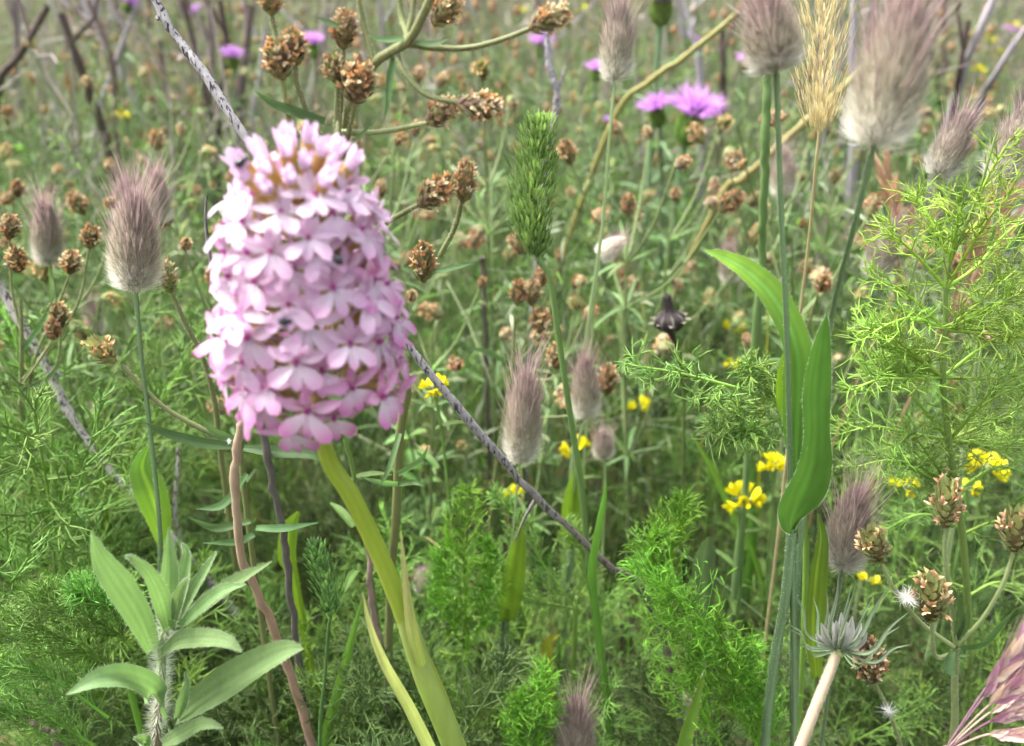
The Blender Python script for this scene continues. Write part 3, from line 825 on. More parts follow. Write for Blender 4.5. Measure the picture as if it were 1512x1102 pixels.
# ================================================================== other grasses
def spike_grass(label, rows_head, wpx, stem, col, Y, dry=False, n=420, r=0.0011, awn=0.004):
    """a dense spike of overlapping pointed spikelets along its axis"""
    H = spline(px_path(rows_head), 24)
    pts = to_ground([H[-1]] + px_path(stem))
    root = thing('spike_grass', label, 'grass', tuple(A(pts[-1]) * [1, 1, 0]))
    P = spline(pts, 26)
    m = MB(); m.tubes(P, np.linspace(r * 0.8, r * 1.3, 26), 8, col * 0.9 if not dry else col * 0.8)
    m.tubes(H, np.linspace(r * 0.2, r * 0.8, 24), 6, col); m.build('stem', M_STEM if not dry else M_STRAW, root)
    s = MB(); d0 = depth(H[12]); w = wpx / 2 / FPX * d0
    ax = nrm(H[0] - H[-1])
    for k in range(n):
        t = (k + rng.random()) / n
        c = H[int(t * 23)]
        prof = w * (math.sin(math.pi * min(1, 0.10 + 0.86 * t)) ** 0.55)
        d = rnd_dir(1)[0]; d = nrm(d - ax * np.dot(d, ax))
        b = c + d * prof * rng.uniform(0.1, 0.95)
        e = nrm(ax * (1.0 if not dry else 1.3) + d * 0.42 + rnd_dir(1)[0] * 0.16)
        L = awn * rng.uniform(0.75, 1.2)
        cc = col * rng.uniform(0.65, 1.35)
        Pk = np.stack([b, b + e * L * 0.4 + d * L * 0.06, b + e * L * 0.75, b + e * L])
        s.leaf(Pk, A([0.25, 1.0, 0.7, 0.04]) * L * (0.09 if dry else 0.13), d, cc * 0.85, np.minimum(cc * 1.45 + 0.03, 0.8), None, -0.6, 3)
        if dry:
            q = b + e * L * 0.9
            s.ribbons(np.stack([q, q + e * L * 0.7, q + (e + rnd_dir(1)[0] * 0.3) * L * 1.5])[None], nrm(np.cross(e, FWD)) * 0.00006, (0.62, 0.52, 0.32))
    s.build('seed_spike', M_LEAF if not dry else M_STRAW, root, 'stuff')
    return root
spike_grass('thick green bristly grass spike standing upright right of the orchid', [(796, 182, .30), (790, 260, .30), (782, 330, .30), (795, 385, .30)], 72,
            [(812, 410, .30), (822, 480, .30), (840, 600, .302), (858, 720, .304), (872, 860, .306), (890, 1010, .31)], A((0.165, 0.265, 0.085)), .30, awn=0.0040, n=1300, r=0.0012)
spike_grass('small green grass spike low between the hairy rosette and orchid stem', [(465, 812, .222), (478, 845, .222), (488, 890, .222), (489, 910, .222)], 46,
            [(485, 930, .223), (480, 1000, .225), (472, 1102, .228)], A((0.090, 0.165, 0.050)), .222, awn=0.0036, n=300, r=0.0006)
gold = A((0.49, 0.41, 0.25))
spike_grass('golden dry feathery grass spike between the two big hare\'s tails', [(1216, -60, .30), (1214, 20, .30), (1212, 100, .30), (1210, 165, .30), (1209, 198, .30)], 78,
            [(1205, 240, .30), (1195, 350, .305), (1180, 480, .31), (1170, 600, .315)], gold, .30, True, 430, 0.0006, awn=0.0046)
b_stem = MB()

def brome(label, base, tips, Y0, w, cols, lo=None):
    """awned lance-shaped spikelets spreading from one stalk"""
    p0 = at(*base)
    g0 = to_ground([p0 + A([0.002, 0, 0.004]), p0 - A([0.004, 0, 0.012])])
    root = thing('brome_grass', label, 'grass', tuple(A(g0[-1]) * [1, 1, 0]))
    m = MB(); m.tubes(spline(g0, 14), 0.0006, 6, cols[0]); m.build('stalk', M_STRAW, root)
    for k, (tx, ty, Y) in enumerate(tips):
        e = at(tx, ty, Y); m = MB()
        mid = p0 + (e - p0) * 0.45 + UP * 0.004
        C = spline([p0, mid, e], 16)
        m.tubes(C[:9], 0.00028, 5, cols[k % len(cols)] * 0.8)
        ax = nrm(e - mid); L = np.linalg.norm(e - mid)
        sd_ = nrm(np.cross(ax, FWD)); up = np.cross(sd_, ax)
        for q in range(12):
            u = q / 12
            b = mid + (e - mid) * u * 0.72
            sg = -1 if q % 2 else 1
            d = nrm(ax + sd_ * sg * 0.24 + up * rng.normal(0, 0.12))
            ln = L * 0.42
            P = np.stack([b, b + d * ln * 0.4, b + d * ln * 0.8, b + d * ln])
            c = cols[(k + q) % len(cols)] * rng.uniform(0.8, 1.2)
            m.leaf(P, A([0.3, 1, 0.6, 0.05]) * w, up, c * 0.9, np.minimum(c * 1.25, 0.8), np.minimum(c * 1.4, .85), -0.6, 5)
            aw = P[-1]
            m.tubes(np.stack([aw, aw + d * L * 0.25, aw + (d + rnd_dir(1)[0] * 0.1) * L * 0.5]), [0.00012, 0.0001, 0.00003], 3, c)
        m.build('spikelet', M_STRAW, root)
    return root
PK = [A((0.40, 0.23, 0.31)), A((0.58, 0.48, 0.38)), A((0.34, 0.17, 0.24)), A((0.55, 0.43, 0.36)), A((0.45, 0.33, 0.33))]
brome('pinkish purple brome grass drooping into the lower right corner', (1392, 1112, .172),
      [(1530, 925, .172), (1540, 985, .168), (1545, 1040, .165), (1540, 1085, .162), (1500, 1130, .162), (1520, 960, .176), (1535, 1015, .18)], .15, 0.0011, PK)
TAN = [A((0.40, 0.26, 0.17)), A((0.48, 0.36, 0.24)), A((0.32, 0.19, 0.14))]
brome('reddish tan dry grass tuft under the biggest hare\'s tail', (1330, 420, .46), [(1300, 215, .46), (1318, 262, .45), (1390, 290, .47), (1280, 330, .46), (1345, 300, .46), (1255, 345, .47), (1310, 330, .45)], .46, 0.0011, TAN)
brome('blurred tan brome grass leaning behind the fennel at the right edge', (1380, 520, .40), [(1490, 250, .41), (1505, 300, .41), (1470, 290, .40), (1450, 330, .40), (1520, 230, .41), (1480, 340, .40)], .40, 0.0011, TAN)

def blade(label, rows, col, tip=None, tilt=(0, 0, 0), cup=.35, mat=None, hairs=0, name='grass_blade'):
    root_p = to_ground([at(*rows[1][:3]), at(*rows[0][:3])])
    full = [(*r,) for r in rows]
    m = MB()
    P = [at(*r[:3]) for r in full]; W = [r[3] / FPX * depth(p) for r, p in zip(full, P)]
    P = root_p[:1:-1] + P; W = [W[0] * 0.8] * 2 + W
    S = spline(np.c_[A(P), A(W)], 40)
    V = m.leaf(S[:, :3], np.maximum(S[:, 3], .0001), nrm(-FWD + A(tilt)), col, tip, col * 1.25, cup, 7)
    if hairs: edge_hairs(m, V, hairs, 0.0008, (0.6, 0.64, 0.5))
    o = m.build(name, mat or M_LEAF)
    o['label'] = label; o['category'] = 'grass'
    return o
blade('stout upright grass blade with a broken kink right of the centre', [(902, 1110, .27, 7), (890, 1000, .27, 7.5), (878, 900, .27, 7), (872, 845, .27, 9), (880, 790, .268, 8), (889, 745, .266, 6), (895, 712, .265, 1)], LB * .6, LB, (.6, 0, 0))
blade('short pointed grass blade at the bottom edge, right of centre', [(1008, 1115, .24, 10), (1022, 1060, .24, 8), (1034, 1015, .239, 4), (1041, 989, .238, .5)], LB * 1.2, LT, (-.4, 0, 0), hairs=60)
blade('long slanting blade left of the orchid stem at the bottom', [(478, 1110, .25, 9), (498, 1020, .25, 8), (518, 945, .25, 6), (533, 888, .25, .6)], LB * 1.0, LB * 1.3, (.5, 0, 0))
blade('thin blade slanting down right beside the yellow flowers', [(1118, 838, .40, 4), (1085, 770, .40, 5), (1058, 710, .40, 5), (1022, 640, .40, 1)], LB * 1.2, LT, (.2, 0, .4))
blade('curled bright yellow-tipped blade near the bottom centre', [(810, 1000, .30, 8), (806, 965, .30, 9), (812, 945, .30, 7), (826, 937, .30, .6)], LT, A((0.45, 0.34, 0.06)), (.2, 0, .2))
blade('straw yellow stalk rising beside the fennel above the yellow flowers', [(1112, 860, .45, 2.5), (1116, 780, .45, 2.5), (1130, 560, .45, 2), (1136, 400, .45, 1)], A((0.32, 0.33, 0.06)), None, (0, 0, .1))
blade('pale green blade standing low behind the orchid stem', [(436, 870, .30, 8), (424, 820, .30, 13), (428, 780, .30, 12), (441, 755, .30, 2)], LT * .9, LT * .9, (.2, 0, 0))
blade('broad dark blade crossing low behind the bottom right plantain', [(1290, 1110, .33, 14), (1340, 1030, .33, 15), (1390, 960, .33, 10), (1425, 900, .33, 1)], LB * .55, LB * .6, (.2, 0, .4))
blade('flat upright blade seen left of the broad leaf above yellow flowers', [(1098, 900, .42, 8), (1108, 800, .42, 9), (1106, 700, .42, 7), (1090, 600, .42, 2)], LB * .8, LB, (.3, 0, .1))
blade('greyish leaf standing behind the bright plume right of centre', [(1040, 880, .36, 14), (1036, 840, .36, 18), (1042, 810, .36, 14), (1048, 792, .36, 2)], G_BLUE * .9, G_BLUE, (.2, 0, .2))
blade('wide dull blade slanting behind the long hare\'s tail stalk', [(745, 990, .36, 10), (770, 910, .36, 11), (795, 850, .36, 8), (812, 815, .36, 1)], LB * .6, LB * .6, (.2, 0, .3))

# ================================================================== plantains near the camera
def px_stem(mb, rows, r0, r1, col, n=14, hairs=None):
    P = spline(px_path(rows), n)
    mb.tubes(P, np.linspace(r0, r1, n), 7, col)
    if hairs is not None: stem_hairs(hairs, P, np.linspace(r0, r1, n), 130, 0.0006, (0.55, 0.56, 0.45))
    return P

def near_plantain(label, main, branches, heads, leaves, r=0.0011, tone=A((0.19, 0.215, 0.085)), group=None):
    pts = to_ground(px_path(main))
    root = thing('plantain_plant', label, 'plantain', tuple(A(pts[-1]) * [1, 1, 0]), group)
    m, hb = MB(), MB()
    P = spline(pts, 40); m.tubes(P, np.linspace(r * 0.85, r * 1.5, 40), 9, tone)
    stem_hairs(hb, P[:28], r, 500, 0.0007, (0.55, 0.56, 0.45))
    m.build('stem', M_STEM, root)
    for b in branches:
        m = MB(); px_stem(m, b, r * 0.7, r * 0.5, tone * rng.uniform(0.85, 1.2), hairs=hb); m.build('branch', M_STEM, root)
    hb.build('stem_hairs', M_FUR, root, 'stuff')
    for (bx, by, tx, ty, wpx, Y, kind) in heads:
        b, e = at(bx, by, Y), at(tx, ty, Y - 0.002)
        add_plantain_head(root, b, e - b, np.linalg.norm(e - b), wpx / FPX * depth(b), kind)
    for lf in leaves:
        m = MB(); px_leaf(m, **lf); m.build('leaf', M_LEAF, root)
    return root
LG = A((0.085, 0.150, 0.060))
Yp = 0.235
near_plantain('branching plantain with orange-brown seed heads rising behind the orchid',
    [(660, -50, Yp - .01), (635, 0, Yp - .008), (606, 58, Yp - .004), (580, 75, Yp), (550, 97, Yp + .002), (520, 150, Yp + .006), (505, 215, Yp + .008), (500, 330, Yp + .01), (540, 520, Yp + .012), (600, 560, Yp + .02), (590, 640, Yp + .025), (585, 760, Yp + .03), (575, 900, Yp + .04)],
    [[(606, 66, Yp - .003), (640, 71, Yp), (690, 71, Yp), (740, 59, Yp - .004), (781, 43, Yp - .006)],
     [(584, 78, Yp), (597, 108, Yp - .003), (628, 140, Yp - .005), (675, 152, Yp - .006)],
     [(505, 195, Yp + .006), (560, 195, Yp + .004), (632, 182, Yp)],
     [(550, 88, Yp + .002), (538, 40, Yp + .004), (528, -10, Yp + .004)], [(602, 55, Yp - .003), (592, 20, Yp), (588, -20, Yp)], [(600, 58, Yp - .003), (610, 10, Yp), (612, -20, Yp)],
     [(502, 222, Yp + .008), (468, 195, Yp + .004), (440, 130, Yp), (436, 98, Yp)], [(480, 230, Yp + .006), (432, 190, Yp), (417, 118, Yp - .002)],
     [(500, 220, Yp + .008), (497, 180, Yp + .004), (499, 122, Yp + .002)], [(506, 220, Yp + .008), (514, 200, Yp + .004), (524, 152, Yp)], [(498, 210, Yp), (503, 150, Yp + .006), (507, 73, Yp + .006)],
     [(415, 95, Yp), (406, 50, Yp + .004), (401, 22, Yp + .004)], [(650, 378, Yp + .012), (672, 335, Yp + .008), (682, 298, Yp + .004)], [(560, 335, Yp + .01), (600, 312, Yp + .004), (618, 303, Yp)]],
    [(781, 43, 840, 14, 40, Yp - .006, 0), (674, 152, 742, 160, 46, Yp - .006, 2), (631, 184, 672, 150, 40, Yp, 0), (418, 118, 404, 58, 46, Yp - .002, 1), (437, 97, 432, 42, 40, Yp, 1),
     (507, 73, 511, 16, 40, Yp + .006, 0), (524, 153, 534, 88, 56, Yp, 2), (499, 124, 488, 78, 34, Yp + .002, 3), (401, 22, 399, -22, 36, Yp + .004, 1), (640, 38, 676, -8, 42, Yp + .01, 0),
     (618, 304, 668, 266, 46, Yp, 2), (683, 300, 690, 240, 36, Yp + .004, 0), (625, 416, 626, 360, 38, Yp + .014, 1)],
    [dict(rows=[(480, 180, Yp, 6), (440, 168, Yp - .002, 9), (405, 155, Yp - .004, 7), (376, 135, Yp - .006, .6)], col=LG * .8, tip=LG, tilt=(0, 0, .5)),
     dict(rows=[(500, 40, Yp, 4), (485, 34, Yp, 5), (468, 26, Yp, .6)], col=LG, tilt=(0, 0, .5)),
     dict(rows=[(600, 56, Yp - .003, 5), (570, 60, Yp - .004, 5), (545, 54, Yp - .005, .6)], col=LG * 1.2, tilt=(0, 0, .5)),
     dict(rows=[(612, 64, Yp - .003, 4), (640, 66, Yp - .004, 6), (662, 58, Yp - .005, .6)], col=LG * 1.2, tilt=(0, 0, .5)),
     dict(rows=[(582, 82, Yp, 5), (575, 115, Yp - .004, 5), (572, 150, Yp - .008, 3.5), (567, 178, Yp - .01, .6)], col=LG, tilt=(.5, 0, 0)),
     dict(rows=[(500, 222, Yp, 5), (528, 205, Yp - .003, 5), (555, 177, Yp - .006, .6)], col=LG * .9, tilt=(0, 0, .5)),
     dict(rows=[(640, 402, Yp + .01, 4), (670, 396, Yp + .008, 4.5), (702, 388, Yp + .006, .6)], col=LG, tilt=(0, 0, .6)),
     dict(rows=[(590, 640, Yp + .02, 4), (575, 690, Yp + .012, 4), (560, 720, Yp + .01, .5)], col=LG * 1.3), dict(rows=[(588, 700, Yp + .02, 4), (620, 680, Yp + .012, 4), (632, 660, Yp + .01, .5)], col=LG * 1.3),
     dict(rows=[(588, 715, Yp + .02, 4), (560, 712, Yp + .012, 4), (532, 704, Yp + .01, .5)], col=LG * 1.3), dict(rows=[(588, 715, Yp + .02, 4), (610, 712, Yp + .012, 4), (628, 718, Yp + .01, .5)], col=LG * 1.3)],
    r=0.0012)
Yq = 0.235
near_plantain('plantain with five fresh orange-tipped heads, lower right corner',
    [(1411, 955, Yq), (1410, 1010, Yq + .003), (1406, 1102, Yq + .006)],
    [[(1411, 950, Yq), (1403, 880, Yq), (1395, 820, Yq), (1397, 776, Yq)], [(1408, 955, Yq), (1360, 920, Yq), (1320, 870, Yq), (1299, 825, Yq)], [(1414, 952, Yq), (1450, 915, Yq - .003), (1482, 860, Yq - .004), (1498, 810, Yq - .005)],
     [(1406, 966, Yq - .002), (1382, 970, Yq - .004), (1377, 940, Yq - .005), (1376, 912, Yq - .005)], [(1330, 1102, Yq + .02), (1312, 1050, Yq + .012), (1290, 1005, Yq + .008)]],
    [(1397, 778, 1398, 710, 50, Yq, 4), (1299, 828, 1285, 780, 50, Yq, 5), (1498, 814, 1504, 750, 52, Yq - .005, 5), (1376, 915, 1372, 854, 58, Yq - .005, 4), (1288, 1008, 1283, 950, 44, Yq + .008, 0)],
    [dict(rows=[(1410, 945, Yq, 4), (1418, 920, Yq - .002, 6), (1413, 872, Yq - .004, .6)], col=LG), dict(rows=[(1416, 945, Yq, 4), (1425, 920, Yq - .002, 6), (1431, 892, Yq - .004, .6)], col=LG),
     dict(rows=[(1418, 958, Yq, 4), (1450, 950, Yq - .006, 6), (1475, 925, Yq - .01, 5), (1497, 902, Yq - .012, .6)], col=LG * 1.1), dict(rows=[(1406, 962, Yq - .002, 5), (1400, 985, Yq - .006, 9), (1412, 1000, Yq - .01, .6)], col=LG * 1.3),
     dict(rows=[(1416, 966, Yq, 3), (1428, 968, Yq - .006, 4), (1440, 970, Yq - .01, .6)], col=LG * 1.5)], r=0.0012, tone=A((0.24, 0.29, 0.12)))
Yl = 0.34
near_plantain('plantain with nodding brown heads at the left edge, mid height',
    [(30, 440, Yl), (32, 500, Yl), (32, 580, Yl + .003), (36, 640, Yl + .006)],
    [[(32, 490, Yl), (18, 430, Yl), (14, 350, Yl)], [(32, 570, Yl), (60, 530, Yl - .005), (78, 500, Yl - .006)], [(32, 570, Yl), (5, 545, Yl - .005), (-15, 520, Yl)], [(33, 575, Yl), (80, 545, Yl), (92, 480, Yl)],
     [(38, 590, Yl), (55, 520, Yl), (84, 455, Yl + .01), (104, 402, Yl + .01)], [(34, 560, Yl), (110, 460, Yl + .01), (132, 365, Yl + .015)]],
    [(14, 354, 15, 318, 28, Yl, 0), (26, 402, 24, 368, 32, Yl, 2), (78, 502, 78, 474, 24, Yl - .006, 2), (92, 484, 83, 448, 30, Yl, 0), (104, 404, 106, 372, 30, Yl + .01, 0), (132, 367, 135, 334, 28, Yl + .015, 1)],
    [dict(rows=[(32, 520, Yl, 3), (60, 480, Yl - .003, 4), (80, 440, Yl - .006, .5)], col=LG), dict(rows=[(32, 578, Yl, 3), (70, 560, Yl - .006, 4), (100, 520, Yl - .01, .5)], col=LG),
     dict(rows=[(32, 575, Yl, 3), (10, 540, Yl - .006, 4), (-10, 500, Yl - .01, .5)], col=LG)], r=0.0009)
near_plantain('plantain branch with one straw-bracted head left of the orchid, over fennel',
    [(180, 540, .25), (240, 600, .25), (310, 640, .252), (352, 660, .255), (365, 760, .26)], [], [(170, 535, 128, 500, 44, .25, 5)],
    [dict(rows=[(352, 660, .25, 5), (300, 655, .247, 8), (245, 640, .244, 6), (215, 625, .242, .6)], col=LG * .75, tilt=(0, 0, .6)), dict(rows=[(360, 662, .25, 5), (410, 668, .247, 9), (460, 672, .244, 7), (490, 690, .243, .6)], col=LG * .8, tilt=(0, 0, .7)),
     dict(rows=[(352, 650, .25, 4), (320, 640, .247, 6), (290, 612, .246, .6)], col=LG * 1.3, tilt=(0, 0, .5)),
     dict(rows=[(365, 700, .25, 4), (330, 745, .245, 6), (290, 752, .243, .6)], col=LG * 1.2, tilt=(0, 0, .5)), dict(rows=[(370, 770, .25, 4), (320, 780, .246, 6), (280, 765, .243, .6)], col=LG * 1.2, tilt=(0, 0, .5)),
     dict(rows=[(378, 780, .25, 4), (420, 780, .246, 6), (470, 772, .243, .6)], col=LG * 1.3, tilt=(0, 0, .5)), dict(rows=[(375, 790, .25, 4), (350, 800, .246, 6), (300, 802, .243, .6)], col=LG * 1.2, tilt=(0, 0, .5))], r=0.0008)
near_plantain('plantain whose upright closed green bud hangs left beside the orchid flowers',
    [(252, 428, .30), (275, 480, .30), (300, 530, .302), (318, 600, .305), (330, 700, .31)], [], [(252, 432, 238, 382, 34, .30, 3)], [], r=0.0009)
near_plantain('plantain with two paired heads beneath the green grass spike',
    [(760, 470, .38), (755, 560, .38), (740, 640, .385), (725, 760, .39)], [[(755, 545, .38), (780, 520, .378), (798, 490, .376)], [(752, 560, .38), (785, 480, .38), (787, 450, .38)], [(752, 560, .38), (812, 560, .385), (822, 540, .385)], [(745, 620, .38), (870, 610, .38), (893, 580, .378)]],
    [(764, 452, 766, 414, 24, .38, 1), (786, 452, 787, 414, 26, .38, 0), (796, 492, 800, 456, 30, .376, 2), (822, 545, 818, 510, 28, .385, 0), (894, 582, 899, 541, 32, .378, 2), (798, 425, 800, 395, 22, .39, 2)],
    [dict(rows=[(755, 540, .38, 3), (720, 520, .378, 4), (690, 515, .376, .5)], col=LG), dict(rows=[(742, 630, .38, 3), (780, 640, .378, 4), (810, 632, .376, .5)], col=LG)], r=0.0008)

# ================================================================== hairy rosette plant, lower left
Yr = 0.205
rp = to_ground(px_path([(252, 880, Yr), (240, 960, Yr), (236, 1040, Yr + .002), (232, 1110, Yr + .004)]))
ros = thing('hairy_rosette_plant', 'soft hairy green plant with lance leaves at the lower left', 'plant', tuple(A(rp[-1]) * [1, 1, 0]))
P = spline(rp, 24); m = MB(); m.tubes(P, np.linspace(.0012, .0020, 24), 9, np.where(np.arange(24)[:, None] < 8, G_PALE, A((0.16, 0.13, 0.08)))); m.build('stem', M_STEM, ros)
hb = MB(); stem_hairs(hb, P[:16], 0.0018, 1700, 0.0036, (0.55, 0.60, 0.48), 0.00003); hb.build('stem_hairs', M_FUR, ros, 'stuff')
RL = A((0.165, 0.255, 0.105))
for rows, tl in [
    ([(226, 960, Yr, 10), (205, 910, Yr - .004, 19), (175, 862, Yr - .007, 21), (150, 825, Yr - .009, 15), (135, 786, Yr - .010, .8)], (.5, 0, .2)),
    ([(262, 1062, Yr - .004, 8), (290, 1040, Yr - .010, 20), (340, 1008, Yr - .016, 27), (395, 975, Yr - .020, 22), (428, 960, Yr - .022, 14), (448, 958, Yr - .023, 1)], (-.2, 0, .8)),
    ([(246, 1052, Yr - .004, 10), (228, 1022, Yr - .014, 19), (190, 1003, Yr - .022, 20), (145, 1004, Yr - .028, 15), (98, 1026, Yr - .032, 1)], (.1, 0, 1.0)),
    ([(238, 968, Yr - .004, 10), (265, 948, Yr - .014, 15), (305, 944, Yr - .020, 15), (335, 948, Yr - .024, 11), (357, 962, Yr - .026, 1)], (0, 0, 1.1)),
    ([(250, 930, Yr - .002, 8), (248, 880, Yr - .004, 14), (250, 830, Yr - .003, 11), (249, 778, Yr, .8)], (.5, 0, .1)),
    ([(248, 925, Yr - .006, 8), (240, 890, Yr - .010, 14), (222, 850, Yr - .014, 11), (200, 828, Yr - .016, 6), (184, 820, Yr - .017, .8)], (.5, 0, .3)),
    ([(272, 920, Yr - .002, 7), (310, 888, Yr - .004, 12), (352, 858, Yr - .006, 11), (402, 829, Yr - .008, .8)], (-.3, 0, .7)),
    ([(268, 925, Yr - .006, 7), (300, 895, Yr - .011, 11), (330, 872, Yr - .014, 9), (364, 863, Yr - .016, .8)], (-.3, 0, .7)),
    ([(268, 910, Yr + .002, 5), (288, 870, Yr + .002, 9), (306, 840, Yr + .003, 7), (321, 814, Yr + .003, .8)], (-.4, 0, .4)),
    ([(258, 915, Yr - .008, 5), (264, 885, Yr - .011, 9), (274, 862, Yr - .012, 6), (279, 852, Yr - .013, .8)], (.2, 0, .4)),
    ([(262, 910, Yr + .003, 5), (272, 860, Yr + .004, 12), (278, 820, Yr + .005, 8), (268, 800, Yr + .005, .8)], (-.3, 0, .2)),
    ([(262, 1060, Yr - .006, 4), (270, 1035, Yr - .010, 8), (276, 1012, Yr - .012, 5), (274, 992, Yr - .012, .8)], (.3, 0, .3)),
    ([(240, 1100, Yr - .006, 8), (270, 1085, Yr - .014, 13), (300, 1070, Yr - .018, 10), (330, 1075, Yr - .02, 1)], (0, 0, 1)),
    ([(228, 1110, Yr - .004, 6), (215, 1096, Yr - .010, 10), (196, 1090, Yr - .014, 1)], (0, 0, 1))]:
    rows = [(*r[:3], r[3] * .95) for r in rows]
    m = MB(); V = px_leaf(m, rows, RL * 0.85, RL * 1.1, RL * 0.95, tl, 0.45, 0.06, 28, 9)
    lf = m.build('leaf', M_LEAF, ros)
    hm = MB(); edge_hairs(hm, V, 140, 0.0007, (0.42, 0.50, 0.34), 0.00002)
    k = rng.integers(0, V.shape[0] - 1, 420); j = rng.integers(0, V.shape[1], 420)
    b = V[k, j] + rnd_dir(420) * 0.0002; e = b + nrm(-FWD * 0.3 + rnd_dir(420)) * 0.0006
    hm.ribbons(np.stack([b, (b + e) / 2, e], 1), nrm(np.cross(e - b, FWD))[:, None] * 0.000016, (0.34, 0.42, 0.26))
    o = hm.build('leaf_hairs', M_FUR, ros, 'stuff'); o.parent = lf

# ================================================================== grey-green bristly bract cup, lower right
Ys = 0.215
p0 = at(1238, 962, Ys)
sp = to_ground(px_path([(1238, 958, Ys), (1222, 1000, Ys - .004), (1202, 1050, Ys - .008), (1178, 1112, Ys - .012), (1140, 1210, Ys - .018)]), 0, 0)
cup = thing('scabious_plant', 'grey-green spidery bract cup on a thick pale pink stalk, bottom edge right', 'plant', tuple(A(sp[-1]) * [1, 1, 0]))
P = spline(sp, 48); m = MB(); m.tubes(P, np.linspace(.0014, .0022, 48), 12, A((0.46, 0.35, 0.25))); m.build('stem', M_STEM, cup)
hb = MB(); stem_hairs(hb, P, np.linspace(.0014, .0022, 48), 4200, 0.0007, (0.75, 0.68, 0.58), 0.00004); hb.build('stem_hairs', M_FUR, cup, 'stuff')
GREY = A((0.16, 0.21, 0.14))
axis_s = nrm(P[0] - P[4])
for (ex, ey, eY, w) in [(1172, 877, Ys + .002, 5), (1164, 922, Ys - .012, 5), (1200, 882, Ys + .012, 5), (1239, 838, Ys + .006, 6), (1258, 860, Ys + .012, 4), (1265, 856, Ys - .004, 5), (1313, 864, Ys + .002, 6), (1342, 904, Ys - .006, 6),
                        (1345, 952, Ys - .008, 5), (1310, 960, Ys - .018, 5), (1166, 930, Ys - .018, 4), (1180, 955, Ys - .022, 4), (1290, 985, Ys - .02, 4), (1330, 925, Ys + .008, 4), (1220, 870, Ys + .016, 4), (1290, 880, Ys + .014, 4), (1195, 940, Ys + .01, 3)]:
    e = at(ex, ey, eY); q = e - p0
    C = spline([p0 + axis_s * 0.0006, p0 + q * 0.28 - axis_s * 0.002 + (q - axis_s * np.dot(q, axis_s)) * 0.28, p0 + q * 0.66 + (q - axis_s * np.dot(q, axis_s)) * 0.1, e], 14)
    t = np.linspace(0, 1, 14)
    m = MB(); m.leaf(C, w / FPX * depth(p0) * (0.7 * np.sin(math.pi * (0.25 + 0.74 * t)) + .06) * 0.75, nrm(-FWD + axis_s), GREY * 1.3, GREY * .8, GREY * 1.9, 0.7, 5)
    m.build('bract', M_LEAF, cup)
for (dx, dy, w) in [(-26, -38, 9), (-14, -50, 9), (4, -54, 9), (20, -48, 9), (34, -38, 9), (-34, -22, 8), (42, -24, 8), (12, -40, 9), (-4, -42, 9)]:
    e = at(1238 + dx, 958 + dy, Ys + rng.uniform(-.004, .006))
    C = spline([p0, p0 + (e - p0) * .5 + A([dx * 0.00004, 0, 0]), e], 9)
    m = MB(); m.leaf(C, w / FPX * depth(p0) * np.sin(math.pi * np.linspace(.12, .97, 9)) * rng.uniform(.75, 1.1), nrm(-FWD), A((0.44, 0.50, 0.38)) * rng.uniform(.8, 1.2), A((0.52, 0.50, 0.49)), A((0.20, 0.26, 0.15)), 0.5, 7)
    m.build('papery_scale', M_PETAL, cup)
m = MB(); t = np.linspace(0, math.pi, 8); u = np.linspace(0, 2 * math.pi, 12)
m.grid(p0 + np.stack([np.sin(t)[:, None] * np.cos(u), np.sin(t)[:, None] * np.sin(u), np.cos(t)[:, None] + 0 * u], -1) * A([.0024, .0024, .0017]), A((0.30, 0.34, 0.12))); m.build('receptacle', M_STEM, cup)

# ================================================================== dark seed pod on a thin stalk
Yd = 0.40
pp = to_ground(px_path([(990, 488, Yd), (998, 510, Yd), (1006, 530, Yd), (1010, 640, Yd + .01)]))
pod = thing('seed_pod_plant', 'dark ribbed seed pod with a beak on a thin brown stalk', 'seed pod', tuple(A(pp[-1]) * [1, 1, 0]))
m = MB(); P = spline(pp, 20); m.tubes(P, np.interp(np.linspace(0, 1, 20), [0, .08, .2, 1], [.0022, .0015, .0008, .0009]), 8, np.stack([np.interp(np.linspace(0, 1, 20), [0, .2, .32, 1], v) for v in ([.05, .06, .12, .12], [.045, .055, .17, .17], [.03, .03, .05, .05])], -1)); m.build('stalk', M_BARK, pod)
b, e = at(991, 490, Yd), at(984, 434, Yd); ax = nrm(e - b); L = np.linalg.norm(e - b); sd_ = nrm(np.cross(ax, FWD)); fr = np.cross(sd_, ax)
t = np.linspace(0, 1, 16); u = np.linspace(0, 2 * math.pi, 65)
r = np.interp(t, [0, .08, .25, .42, .5, .6, .9, .97, 1], [.0022, .0048, .0074, .0066, .0040, .0024, .0019, .0024, .0006])
rr = r[:, None] * (1 + 0.10 * np.cos(u * 8)[None])
m = MB(); V = b + ax * (t * L)[:, None, None] + rr[..., None] * (np.cos(u)[None, :, None] * sd_ + np.sin(u)[None, :, None] * fr)
C = np.where((np.cos(u * 8) > 0.9)[None, :, None] & (t < .5)[:, None, None], A((0.16, 0.16, 0.13)), A((0.045, 0.036, 0.036))); m.grid(V, C); m.build('pod', M_BARK, pod)
for k in range(9):
    a_ = k * .7; d_ = sd_ * math.cos(a_) + fr * math.sin(a_); q_ = b + ax * L * .30 + d_ * .0072; m = MB()
    slim_leaf(m, q_, nrm(ax * rng.uniform(-.1, .6) + d_), .0035, .0012, A((0.10, 0.085, 0.07)), .1, 5, A((0.26, 0.23, 0.19)), None, 3); m.build('sepal', M_BARK, pod)

